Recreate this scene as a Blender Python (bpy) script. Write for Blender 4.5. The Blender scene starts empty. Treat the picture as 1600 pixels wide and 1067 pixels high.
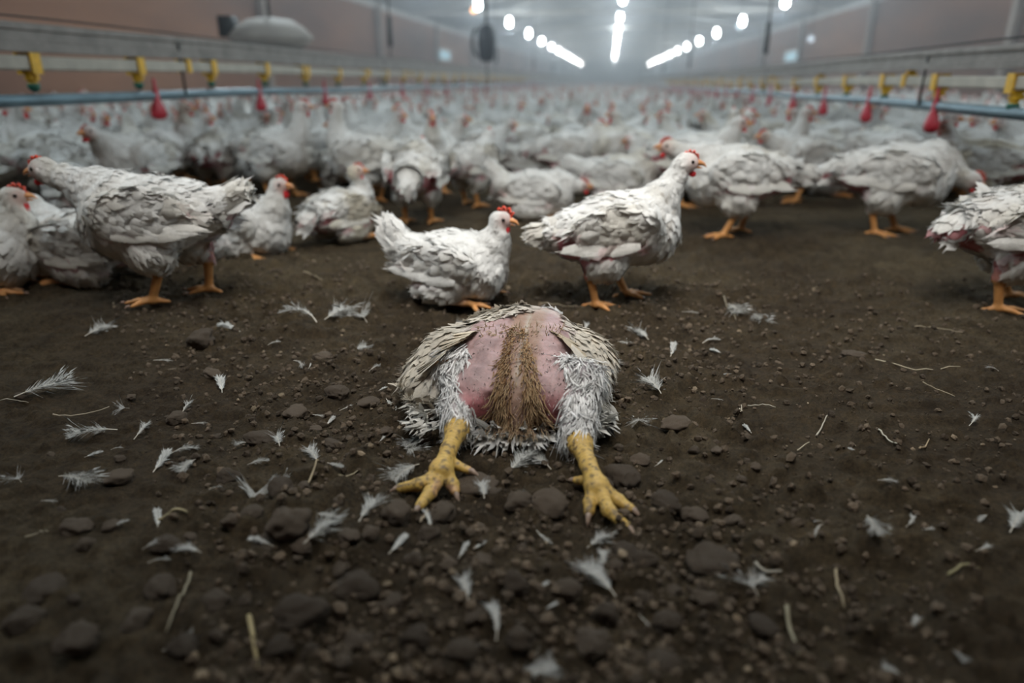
import bpy, math, random
import numpy as np
from mathutils import Matrix, Vector

SC = bpy.context.scene
COL = SC.collection
random.seed(7)
RNG = np.random.RandomState(11)

# ------------------------------------------------------------------ camera
F, CX, CY = 1067.0, 800.0, 533.5            # 24 mm lens on a 36 mm sensor, 1600 x 1067
CAMH = 0.48
_y = np.array([955 - CX, CY - 127, -F]); _y /= np.linalg.norm(_y)
_t = math.atan2(CY - 127, F)
_z = np.array([0, math.cos(_t), math.sin(_t)])
_x = np.cross(_y, _z)
W2C = np.column_stack([_x, _y, _z])          # world vector -> camera vector
C2W = W2C.T
CAM = np.array([0.0, 0.0, CAMH])
cam_d = bpy.data.cameras.new('camera'); cam = bpy.data.objects.new('camera', cam_d); COL.objects.link(cam)
m4 = Matrix([[*C2W[0], 0], [*C2W[1], 0], [*C2W[2], CAMH], [0, 0, 0, 1]])
cam.matrix_world = m4
cam_d.lens = 24; cam_d.sensor_width = 36; cam_d.clip_start = 0.02; cam_d.clip_end = 300
cam_d.dof.use_dof = True; cam_d.dof.focus_distance = 1.06; cam_d.dof.aperture_fstop = 1.8
SC.camera = cam

# ------------------------------------------------------------------ world, exposure
w = bpy.data.worlds.new('world'); SC.world = w; w.use_nodes = True
w.node_tree.nodes['Background'].inputs[0].default_value = (0.55, 0.7, 0.85, 1)
w.node_tree.nodes['Background'].inputs[1].default_value = 0.02
SC.view_settings.view_transform = 'Standard'; SC.view_settings.look = 'None'
SC.view_settings.gamma = 1.0; SC.view_settings.use_curve_mapping = False
SC.view_settings.exposure = 0.3
SC.cycles.use_denoising = True
SC.cycles.max_bounces = 6
SC.cycles.volume_bounces = 0
SC.cycles.sample_clamp_indirect = 4.0

def ray(px, py):
    d = C2W @ np.array([px - CX, CY - py, -F]); return d / np.linalg.norm(d)
def at_z(px, py, z=0.0):
    d = ray(px, py); t = (z - CAMH) / d[2]; return CAM + d * t
def at_x(px, py, X):
    d = ray(px, py); return CAM + d * (X / d[0])
def at_y(px, py, Y):
    d = ray(px, py); return CAM + d * (Y / d[1])
def project(p):
    c = W2C @ (np.array(p, float) - CAM); return CX + F * c[0] / -c[2], CY - F * c[1] / -c[2], -c[2]

# lamps of the barn: three rows of bare bulbs; each bulb's own light is made in its builder
LAMP_ROWS = [(-2.72, 2.05, 'left'), (0.17, 2.34, 'centre'), (3.2, 2.02, 'right')]
LAMP_STEP = 4.55
BULB_W = 40.0          # watts of each bulb's light
BULB_COL = (0.80, 0.93, 1.0)
FILL_W = 13.5          # watts of the unseen fill panel added over the near floor
PANEL_AT, PANEL_S = (.0, .75, 2.0), (1.6, 1.1)

# ------------------------------------------------------------------ materials
def mat(name):
    m = bpy.data.materials.new(name); m.use_nodes = True
    nt = m.node_tree; b = nt.nodes['Principled BSDF']
    return m, nt, b
def N(nt, typ, **kw):
    n = nt.nodes.new(typ)
    for k, v in kw.items():
        if k in n.inputs: n.inputs[k].default_value = v
        else: setattr(n, k, v)
    return n
def noise(nt, scale, detail=4, rough=.6, vec=None):
    n = N(nt, 'ShaderNodeTexNoise'); n.inputs['Scale'].default_value = scale
    n.inputs['Detail'].default_value = detail; n.inputs['Roughness'].default_value = rough
    if vec is not None: nt.links.new(vec, n.inputs['Vector'])
    return n
def ramp(nt, fac, stops):
    r = N(nt, 'ShaderNodeValToRGB'); nt.links.new(fac, r.inputs[0])
    e = r.color_ramp.elements
    while len(e) < len(stops): e.new(.5)
    for i, (p, c) in enumerate(stops):
        e[i].position = p; e[i].color = (*c, 1) if len(c) == 3 else c
    return r
def bump(nt, b, h, strength, dist, prev=None):
    bp = N(nt, 'ShaderNodeBump'); bp.inputs['Strength'].default_value = strength; bp.inputs['Distance'].default_value = dist
    nt.links.new(h, bp.inputs['Height'])
    if prev is not None: nt.links.new(prev, bp.inputs['Normal'])
    if b is not None: nt.links.new(bp.outputs[0], b.inputs['Normal'])
    return bp.outputs[0]
def objco(nt):
    return N(nt, 'ShaderNodeTexCoord').outputs['Object']
def plain(name, col, rough=.6, metal=0, var=.15, scale=30, spec=.5, bumpd=0.0):
    m, nt, b = mat(name)
    co = objco(nt); n = noise(nt, scale, 5, .6, co)
    lo = tuple(c * (1 - var) for c in col); hi = tuple(min(1, c * (1 + var)) for c in col)
    r = ramp(nt, n.outputs[0], [(.3, lo), (.7, hi)])
    nt.links.new(r.outputs[0], b.inputs['Base Color'])
    b.inputs['Roughness'].default_value = rough; b.inputs['Metallic'].default_value = metal
    b.inputs['Specular IOR Level'].default_value = spec
    if bumpd: bump(nt, b, n.outputs[0], .6, bumpd)
    return m
def vcol(name, rough=.8, scale=120, var=.12, bumpd=.001, sss=0.0, spec=.3, streak=False):
    m, nt, b = mat(name)
    a = N(nt, 'ShaderNodeAttribute', attribute_name='Col')
    co = objco(nt); n = noise(nt, scale, 4, .6, co)
    r = ramp(nt, n.outputs[0], [(.25, (1 - var,) * 3), (.75, (1 + var * .3,) * 3)])
    mx = N(nt, 'ShaderNodeMix', data_type='RGBA', blend_type='MULTIPLY'); mx.inputs[0].default_value = 1
    nt.links.new(a.outputs['Color'], mx.inputs[6]); nt.links.new(r.outputs[0], mx.inputs[7])
    nt.links.new(mx.outputs[2], b.inputs['Base Color'])
    b.inputs['Roughness'].default_value = rough; b.inputs['Specular IOR Level'].default_value = spec
    bump(nt, b, n.outputs[0], .5, bumpd)
    if sss:
        b.inputs['Subsurface Weight'].default_value = sss; b.inputs['Subsurface Radius'].default_value = (.01, .004, .003)
        b.inputs['Subsurface Scale'].default_value = .4
    return m
def emit(name, col, s):
    m, nt, b = mat(name)
    b.inputs['Base Color'].default_value = (*col, 1)
    b.inputs['Emission Color'].default_value = (*col, 1); b.inputs['Emission Strength'].default_value = s
    return m

M_PLUME = vcol('white plumage', .9, 160, .14, .0015, 0)
def let_through(m, fac):
    nt = m.node_tree; b = nt.nodes['Principled BSDF']; o = nt.nodes['Material Output']
    t = N(nt, 'ShaderNodeBsdfTranslucent'); mx = N(nt, 'ShaderNodeMixShader'); mx.inputs[0].default_value = fac
    src = b.inputs['Base Color'].links[0].from_socket
    nt.links.new(src, t.inputs['Color']); nt.links.new(b.outputs[0], mx.inputs[1]); nt.links.new(t.outputs[0], mx.inputs[2]); nt.links.new(mx.outputs[0], o.inputs['Surface'])
let_through(M_PLUME, .16)
M_SKIN = vcol('bare skin', .55, 260, .2, .001, .15, .4)
M_LEG = vcol('scaly yellow leg skin', .5, 420, .18, .0006, .1, .45)
M_COMB = plain('red comb skin', (.62, .06, .025), .5, 0, .25, 120, bumpd=.0008)
M_WATTLE = plain('red wattle skin', (.62, .025, .03), .5, 0, .25, 120, bumpd=.0006)
M_BEAK = plain('horn orange beak', (.62, .27, .10), .42, 0, .2, 90)
M_EYE = plain('dark brown eye', (.02, .01, .008), .12, 0, .1, 50)
M_CLAW = plain('claw horn', (.28, .20, .15), .4, 0, .3, 200)
M_LOOSE = vcol('loose feather', .9, 200, .1, .0005)
let_through(M_LOOSE, .12)
M_QUILL = plain('quill', (.60, .55, .46), .5, 0, .1, 80)
M_STRAW = vcol('dry straw', .7, 150, .2, .0006)
M_STONE = None

def soil_material():
    m, nt, b = mat('trodden litter and soil')
    co = objco(nt)
    big = noise(nt, 1.6, 4, .6, co)
    mid = noise(nt, 16, 6, .7, co)
    fine = noise(nt, 150, 7, .85, co)
    r1 = ramp(nt, big.outputs[0], [(.32, (.064, .044, .025)), (.52, (.097, .071, .040)), (.72, (.145, .110, .063))])
    r2 = ramp(nt, mid.outputs[0], [(.3, (.55, .53, .5)), (.55, (1, 1, 1)), (.8, (1.35, 1.3, 1.22))])
    mx = N(nt, 'ShaderNodeMix', data_type='RGBA', blend_type='MULTIPLY'); mx.inputs[0].default_value = 1
    nt.links.new(r1.outputs[0], mx.inputs[6]); nt.links.new(r2.outputs[0], mx.inputs[7])
    r3 = ramp(nt, fine.outputs[0], [(.3, (.35, .33, .31)), (.5, (1, 1, 1)), (.72, (1.8, 1.72, 1.62))])
    mx2 = N(nt, 'ShaderNodeMix', data_type='RGBA', blend_type='MULTIPLY'); mx2.inputs[0].default_value = 1
    nt.links.new(mx.outputs[2], mx2.inputs[6]); nt.links.new(r3.outputs[0], mx2.inputs[7])
    # pale specks of chaff
    vo = N(nt, 'ShaderNodeTexVoronoi'); vo.inputs['Scale'].default_value = 260; nt.links.new(co, vo.inputs['Vector'])
    sp = ramp(nt, vo.outputs['Distance'], [(.0, (1, 1, 1)), (.10, (1, 1, 1)), (.16, (0, 0, 0))])
    sel = noise(nt, 70, 2, .5, co); sl = ramp(nt, sel.outputs[0], [(.58, (0, 0, 0)), (.66, (1, 1, 1))])
    mul = N(nt, 'ShaderNodeMath', operation='MULTIPLY'); nt.links.new(sp.outputs[0], mul.inputs[0]); nt.links.new(sl.outputs[0], mul.inputs[1])
    mx3 = N(nt, 'ShaderNodeMix', data_type='RGBA'); nt.links.new(mul.outputs[0], mx3.inputs[0])
    nt.links.new(mx2.outputs[2], mx3.inputs[6]); mx3.inputs[7].default_value = (.26, .21, .15, 1)
    nt.links.new(mx3.outputs[2], b.inputs['Base Color'])
    b.inputs['Roughness'].default_value = .92; b.inputs['Specular IOR Level'].default_value = .25
    n1 = bump(nt, None, mid.outputs[0], .9, .03)
    bump(nt, b, fine.outputs[0], 1.0, .010, n1)
    return m
M_SOIL = soil_material()

def stone_material():
    m, nt, b = mat('dusty clod')
    a = N(nt, 'ShaderNodeAttribute', attribute_name='Col')
    co = objco(nt); n = noise(nt, 60, 6, .7, co)
    r = ramp(nt, n.outputs[0], [(.3, (.55,) * 3), (.7, (1.25, 1.22, 1.2))])
    mx = N(nt, 'ShaderNodeMix', data_type='RGBA', blend_type='MULTIPLY'); mx.inputs[0].default_value = 1
    nt.links.new(a.outputs['Color'], mx.inputs[6]); nt.links.new(r.outputs[0], mx.inputs[7])
    nt.links.new(mx.outputs[2], b.inputs['Base Color']); b.inputs['Roughness'].default_value = .9
    b.inputs['Specular IOR Level'].default_value = .25
    f = noise(nt, 240, 4, .7, co)
    n1 = bump(nt, None, n.outputs[0], .5, .004); bump(nt, b, f.outputs[0], .6, .0015, n1)
    return m
M_STONE = stone_material()

# ------------------------------------------------------------------ mesh helpers
def h3(ix, iy, iz, seed):
    n = (ix.astype(np.int64) * 374761393 + iy.astype(np.int64) * 668265263 + iz.astype(np.int64) * 2147483647 + seed * 974634777) & 0xffffffff
    n = ((n ^ (n >> 13)) * 1274126177) & 0xffffffff
    n = n ^ (n >> 16)
    return (n & 0xffff) / 65535.0
def vnoise(p, seed=0):
    p = np.asarray(p, float); i = np.floor(p); f = p - i; f = f * f * (3 - 2 * f)
    ix, iy, iz = i[..., 0], i[..., 1], i[..., 2]; r = 0
    for a in (0, 1):
        for b_ in (0, 1):
            for c in (0, 1):
                wgt = (f[..., 0] if a else 1 - f[..., 0]) * (f[..., 1] if b_ else 1 - f[..., 1]) * (f[..., 2] if c else 1 - f[..., 2])
                r = r + wgt * h3(ix + a, iy + b_, iz + c, seed)
    return r
def fbm(p, oct=4, seed=0, gain=.5):
    s = 0; a = 1; t = 0; p = np.asarray(p, float)
    for o in range(oct):
        s = s + a * vnoise(p, seed + o * 17); t += a; a *= gain; p = p * 2.03 + 11.3
    return s / t
def nrm(v):
    return v / np.maximum(np.linalg.norm(v, axis=-1, keepdims=True), 1e-9)
def sm(x, a, b):
    t = np.clip((x - a) / (b - a), 0, 1); return t * t * (3 - 2 * t)

class MB:
    def __init__(s): s.v = []; s.f = []; s.n = 0; s.cn = []
    def add(s, v, f, col=(1, 1, 1), mi=0, nrmls=None):
        if nrmls is not None and len(v): s.cn.append((s.n, np.asarray(nrmls, float)))
        v = np.asarray(v, float); f = np.asarray(f, int)
        if len(v) == 0 or len(f) == 0: return s
        c = np.asarray(col, float)
        if c.ndim == 1: c = np.tile(c, (len(v), 1))
        m = np.asarray(mi)
        if m.ndim == 0: m = np.full(len(f), int(m))
        s.v.append((v, c)); s.f.append((f + s.n, m)); s.n += len(v); return s
    def data(s):
        v = np.vstack([a for a, _ in s.v]); c = np.vstack([b for _, b in s.v]); return v, c
    def merge(s, o, M=None):
        for (k, q) in o.cn: s.cn.append((k + s.n, q))
        for (v, c) in o.v:
            s.v.append((v if M is None else v @ M[0].T + M[1], c))
        for (f, m) in o.f: s.f.append((f + s.n, m))
        s.n += o.n
    def mesh(s, name, mats, smooth=True):
        v, c = s.data(); me = bpy.data.meshes.new(name)
        me.vertices.add(len(v)); me.vertices.foreach_set('co', v.astype(np.float32).ravel())
        li = np.concatenate([f.ravel() for f, _ in s.f]); sz = np.concatenate([np.full(len(f), f.shape[1]) for f, _ in s.f])
        mi = np.concatenate([m for _, m in s.f])
        me.loops.add(len(li)); me.loops.foreach_set('vertex_index', li.astype(np.int32))
        me.polygons.add(len(sz)); st = np.concatenate([[0], np.cumsum(sz)[:-1]])
        me.polygons.foreach_set('loop_start', st.astype(np.int32))
        me.polygons.foreach_set('material_index', mi.astype(np.int32))
        me.polygons.foreach_set('use_smooth', np.full(len(sz), smooth))
        at = me.color_attributes.new('Col', 'FLOAT_COLOR', 'POINT')
        at.data.foreach_set('color', np.hstack([c, np.ones((len(c), 1))]).astype(np.float32).ravel())
        for m in (mats if isinstance(mats, (list, tuple)) else [mats]): me.materials.append(m)
        me.update(calc_edges=True)
        if s.cn:
            vn = np.empty(len(v) * 3, np.float32); me.vertex_normals.foreach_get('vector', vn); vn = vn.reshape(-1, 3)
            for k, q in s.cn: vn[k:k + len(q)] = q
            me.normals_split_custom_set_from_vertices(nrm(vn).tolist())
        return me
    def build(s, name, mats, parent=None, smooth=True, loc=None):
        o = bpy.data.objects.new(name, s.mesh(name, mats, smooth)); COL.objects.link(o)
        if parent is not None: o.parent = parent
        if loc is not None: o.location = loc
        return o
def tag(o, label=None, cat=None, group=None, kind=None):
    for k, v in (('label', label), ('category', cat), ('group', group), ('kind', kind)):
        if v: o[k] = v
    return o
def empty(name, loc=(0, 0, 0), rz=0):
    o = bpy.data.objects.new(name, None); COL.objects.link(o); o.location = loc; o.rotation_euler = (0, 0, rz); o.empty_display_size = .05; return o

def box(c, s, R=None):
    c = np.array(c, float); s = np.array(s, float) / 2
    v = np.array([[x, y, z] for x in (-1, 1) for y in (-1, 1) for z in (-1, 1)]) * s
    if R is not None: v = v @ np.array(R).T
    f = [[0, 1, 3, 2], [4, 6, 7, 5], [0, 4, 5, 1], [2, 3, 7, 6], [0, 2, 6, 4], [1, 5, 7, 3]]
    return v + c, f
def tube(pts, rad, seg=10, cap=True, flat=None):
    pts = np.asarray(pts, float); n = len(pts); rad = np.broadcast_to(np.asarray(rad, float), (n,))
    t = nrm(np.gradient(pts, axis=0)); up = np.array([0, 0, 1.0])
    if abs(t[0] @ up) > .95: up = np.array([1.0, 0, 0])
    V = []; s = nrm(np.cross(t[0], up))
    for i in range(n):
        s = nrm(s - t[i] * (s @ t[i])); u = np.cross(s, t[i])
        a = np.linspace(0, 2 * math.pi, seg, endpoint=False)
        V.append(pts[i] + rad[i] * (np.cos(a)[:, None] * s + np.sin(a)[:, None] * u * (flat or 1)))
    V = np.vstack(V); Fq = []
    for i in range(n - 1):
        for k in range(seg):
            Fq.append([i * seg + k, i * seg + (k + 1) % seg, (i + 1) * seg + (k + 1) % seg, (i + 1) * seg + k])
    return V, Fq
def add_tube(mb, pts, rad, seg=10, col=(1, 1, 1), mi=0):
    V, Fq = tube(pts, rad, seg); n = len(np.asarray(pts))
    i0 = len(V); V = np.vstack([V, pts[0], pts[-1]])
    T = [[i0, (k + 1) % seg, k] for k in range(seg)] + [[i0 + 1, (n - 1) * seg + k, (n - 1) * seg + (k + 1) % seg] for k in range(seg)]
    base = mb.n; mb.add(V, Fq, col, mi); mb.f.append((np.array(T) + base, np.full(len(T), mi))); return mb
_ico = {}
def ico(sub=2):
    if sub in _ico: return _ico[sub]
    import bmesh
    bm = bmesh.new(); bmesh.ops.create_icosphere(bm, subdivisions=sub, radius=1)
    v = np.array([x.co[:] for x in bm.verts]); f = np.array([[a.index for a in q.verts] for q in bm.faces]); bm.free()
    _ico[sub] = (v, f); return _ico[sub]
def lathe(prof, seg=20):
    V = []; n = len(prof); a = np.linspace(0, 2 * math.pi, seg, endpoint=False)
    for r, z in prof: V.append(np.column_stack([r * np.cos(a), r * np.sin(a), np.full(seg, z)]))
    V = np.vstack(V); Fq = [[i * seg + k, i * seg + (k + 1) % seg, (i + 1) * seg + (k + 1) % seg, (i + 1) * seg + k] for i in range(n - 1) for k in range(seg)]
    return V, Fq

# implicit surfaces: smooth union of ellipsoids and round cones, meshed with surface nets
def ell(c, r, R=None): return ('e', np.array(c, float), np.array(r, float), None if R is None else np.array(R, float))
def cone(a, b, ra, rb, fl=(1, 1, 1)): return ('c', np.array(a, float), np.array(b, float), (ra, rb), np.array(fl, float))
def dist(pr, P):
    if pr[0] == 'e':
        q = P - pr[1].astype(P.dtype)
        if pr[3] is not None: q = q @ pr[3].astype(P.dtype)
        r = pr[2].astype(P.dtype)
        k0 = np.sqrt(((q / r) ** 2).sum(-1)); k1 = np.sqrt(((q / (r * r)) ** 2).sum(-1)) + 1e-6
        return k0 * (k0 - 1) / k1
    a, b, (ra, rb), fl = pr[1:]
    q = (P - a.astype(P.dtype)) / fl.astype(P.dtype); ab = ((b - a) / fl).astype(P.dtype)
    t = np.clip((q @ ab) / max(float(ab @ ab), 1e-9), 0, 1)
    return (np.sqrt(((q - t[..., None] * ab) ** 2).sum(-1)) - (ra + (rb - ra) * t)) * float(fl.min())
def smin(a, b, k):
    h = np.clip(.5 + .5 * (b - a) / k, 0, 1); return b + (a - b) * h - k * h * (1 - h)
def rotY(a): c, s = math.cos(a), math.sin(a); return np.array([[c, 0, s], [0, 1, 0], [-s, 0, c]])
def rotZ(a): c, s = math.cos(a), math.sin(a); return np.array([[c, -s, 0], [s, c, 0], [0, 0, 1]])
def rotX(a): c, s = math.cos(a), math.sin(a); return np.array([[1, 0, 0], [0, c, -s], [0, s, c]])
def field(prims, P, floor=None):
    """prims: list of (prim, k)."""
    d = None
    for pr, k in prims:
        x = dist(pr, P); d = x if d is None else smin(d, x, k)
    if floor is not None: d = -smin(-d, P[..., 2] - floor, .006)
    return d
def nets(prims, lo, hi, vox, floor=None, rough=None):
    lo = np.array(lo, float); hi = np.array(hi, float)
    n = np.ceil((hi - lo) / vox).astype(int) + 1
    g = np.stack(np.meshgrid(*[lo[i] + vox * np.arange(n[i]) for i in range(3)], indexing='ij'), -1).astype(np.float32)
    D = field(prims, g, floor)
    if rough is not None: D = D + rough(g)
    inside = D < 0
    c = np.zeros(tuple(n - 1), int)
    for a in (0, 1):
        for b in (0, 1):
            for e in (0, 1):
                c += inside[a:n[0] - 1 + a, b:n[1] - 1 + b, e:n[2] - 1 + e]
    act = (c > 0) & (c < 8); idx = -np.ones(act.shape, int); cells = np.argwhere(act); idx[act] = np.arange(len(cells))
    acc = np.zeros((len(cells), 3)); cnt = np.zeros(len(cells))
    corners = [(a, b, e) for a in (0, 1) for b in (0, 1) for e in (0, 1)]
    for i, p in enumerate(corners):
        for q in corners[i + 1:]:
            if sum(abs(p[k] - q[k]) for k in range(3)) != 1: continue
            A = cells + p; B = cells + q
            da = D[A[:, 0], A[:, 1], A[:, 2]]; db = D[B[:, 0], B[:, 1], B[:, 2]]
            msk = (da < 0) != (db < 0); t = np.where(msk, da / np.where(msk, da - db, 1), 0)[:, None]
            pt = A + (B - A) * t; acc[msk] += pt[msk]; cnt[msk] += 1
    V = lo + vox * acc / cnt[:, None]
    faces = []
    for ax in range(3):
        o1, o2 = [(1, 2), (2, 0), (0, 1)][ax]
        sl0 = [slice(None)] * 3; sl1 = [slice(None)] * 3; sl0[ax] = slice(0, -1); sl1[ax] = slice(1, None)
        a = inside[tuple(sl0)]; b = inside[tuple(sl1)]; E = np.argwhere(a != b)
        E = E[(E[:, o1] > 0) & (E[:, o2] > 0) & (E[:, o1] < n[o1] - 1) & (E[:, o2] < n[o2] - 1)]
        fl = a[E[:, 0], E[:, 1], E[:, 2]]
        q = []
        for (u, v) in ((0, 0), (-1, 0), (-1, -1), (0, -1)):
            I = E.copy(); I[:, o1] += u; I[:, o2] += v; q.append(idx[I[:, 0], I[:, 1], I[:, 2]])
        q = np.stack(q, 1); q[~fl] = q[~fl][:, ::-1]; faces.append(q)
    Fc = np.vstack(faces); Fc = Fc[(Fc >= 0).all(1)]
    return V, Fc
def face_normals(V, Fq):
    return nrm(np.cross(V[Fq[:, 2]] - V[Fq[:, 0]], V[Fq[:, 3]] - V[Fq[:, 1]]))
def sample(V, Fq, n, rng):
    cr = np.cross(V[Fq[:, 2]] - V[Fq[:, 0]], V[Fq[:, 3]] - V[Fq[:, 1]]); A = np.linalg.norm(cr, axis=1)
    i = rng.choice(len(Fq), n, p=A / A.sum()); u = rng.rand(n, 1); v = rng.rand(n, 1)
    q = V[Fq[i]]; p = (q[:, 0] * (1 - u) + q[:, 1] * u) * (1 - v) + (q[:, 3] * (1 - u) + q[:, 2] * u) * v
    return p, nrm(cr[i])

def feathers(mb, p, t, nv, L, W, lift, col, mi=0, nu=4, curl=0.0, ragged=0.0, rng=RNG, droop=0.0, point=1.0):
    """K overlapping contour feathers: root p, direction t along the body, normal nv."""
    K = len(p)
    if K == 0: return
    L = np.broadcast_to(L, (K,)); W = np.broadcast_to(W, (K,)); lift = np.broadcast_to(lift, (K,))
    t = nrm(t - nv * (t * nv).sum(-1, keepdims=True)); s = np.cross(nv, t)
    us = np.linspace(0, 1, nu + 1); vs = np.array([-1, 0, 1.])
    shape = np.sin(np.clip(us * .86 + .12, 0, 1) * math.pi) ** (.55 * point)
    shape[-1] *= .45
    V = np.zeros((K, nu + 1, 3, 3))
    for i, u in enumerate(us):
        for j, v in enumerate(vs):
            jit = 1 + ragged * (rng.rand(K) - .5) if i >= nu - 1 else np.ones(K)
            ue = u * (jit if i == nu else 1) - (.10 * abs(v) if i == nu else 0)
            V[:, i, j] = (p + t * (ue * L)[:, None] + s * (v * W * shape[i] * jit)[:, None]
                          + nv * (lift * L * u ** 1.3 - abs(v) * W * .10 + .0010)[:, None])
            V[:, i, j, 2] -= droop * u * u * L
            if curl: V[:, i, j] += s * (curl * u * u * L * (rng.rand(1)[0] * 0 + 1))[:, None]
    k = np.arange(K)[:, None] * ((nu + 1) * 3)
    Fs = []
    for i in range(nu):
        for j in range(2):
            a = i * 3 + j; Fs.append(k + np.array([[a, a + 3, a + 4, a + 1]]))
    Fs = np.vstack(Fs)
    c = np.asarray(col, float)
    if c.ndim == 1: c = np.tile(c, (K, 1))
    c = np.repeat(c, (nu + 1) * 3, axis=0)
    g = np.array([0, 0, .0])
    cn = np.repeat(nv, (nu + 1) * 3, axis=0).reshape(K, nu + 1, 3, 3) + (s[:, None, None] * (vs * .35)[None, None, :, None]) + (t[:, None, None] * (us * .25)[None, :, None, None]) + rng.randn(K, 1, 1, 3) * .10
    mb.add(V.reshape(-1, 3), Fs, c, mi, cn.reshape(-1, 3))
def wisps(mb, p, t, L, R, col, mi=0, bend=.3, rng=RNG, tipcol=None):
    """thin pointed spikes (pin feathers, barbs)"""
    K = len(p); t = nrm(t); L = np.broadcast_to(L, (K,)); R = np.broadcast_to(R, (K,))
    up = np.tile([0, 0, 1.], (K, 1)); s = nrm(np.cross(t, up + .01 * rng.randn(K, 3))); u = np.cross(s, t)
    bd = (rng.rand(K, 3) - .5) * bend
    V = np.zeros((K, 3, 3, 3)); C = np.zeros((K, 3, 3, 3)); c = np.asarray(col, float); c = np.tile(c, (K, 1)) if c.ndim == 1 else c
    tc = c if tipcol is None else np.tile(np.asarray(tipcol, float), (K, 1))
    for i, q in enumerate((0, .5, 1.)):
        for j in range(3):
            a = j * 2 * math.pi / 3; r = R * (1 - q * .9)
            V[:, i, j] = p + t * (q * L)[:, None] + bd * (q * q * L)[:, None] + s * (math.cos(a) * r)[:, None] + u * (math.sin(a) * r)[:, None]
            C[:, i, j] = c * (1 - q) + tc * q
    k = np.arange(K)[:, None] * 9; Fs = []
    for i in range(2):
        for j in range(3):
            Fs.append(k + np.array([[i * 3 + j, i * 3 + (j + 1) % 3, i * 3 + 3 + (j + 1) % 3, i * 3 + 3 + j]]))
    mb.add(V.reshape(-1, 3), np.vstack(Fs), C.reshape(-1, 3), mi)

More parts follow.
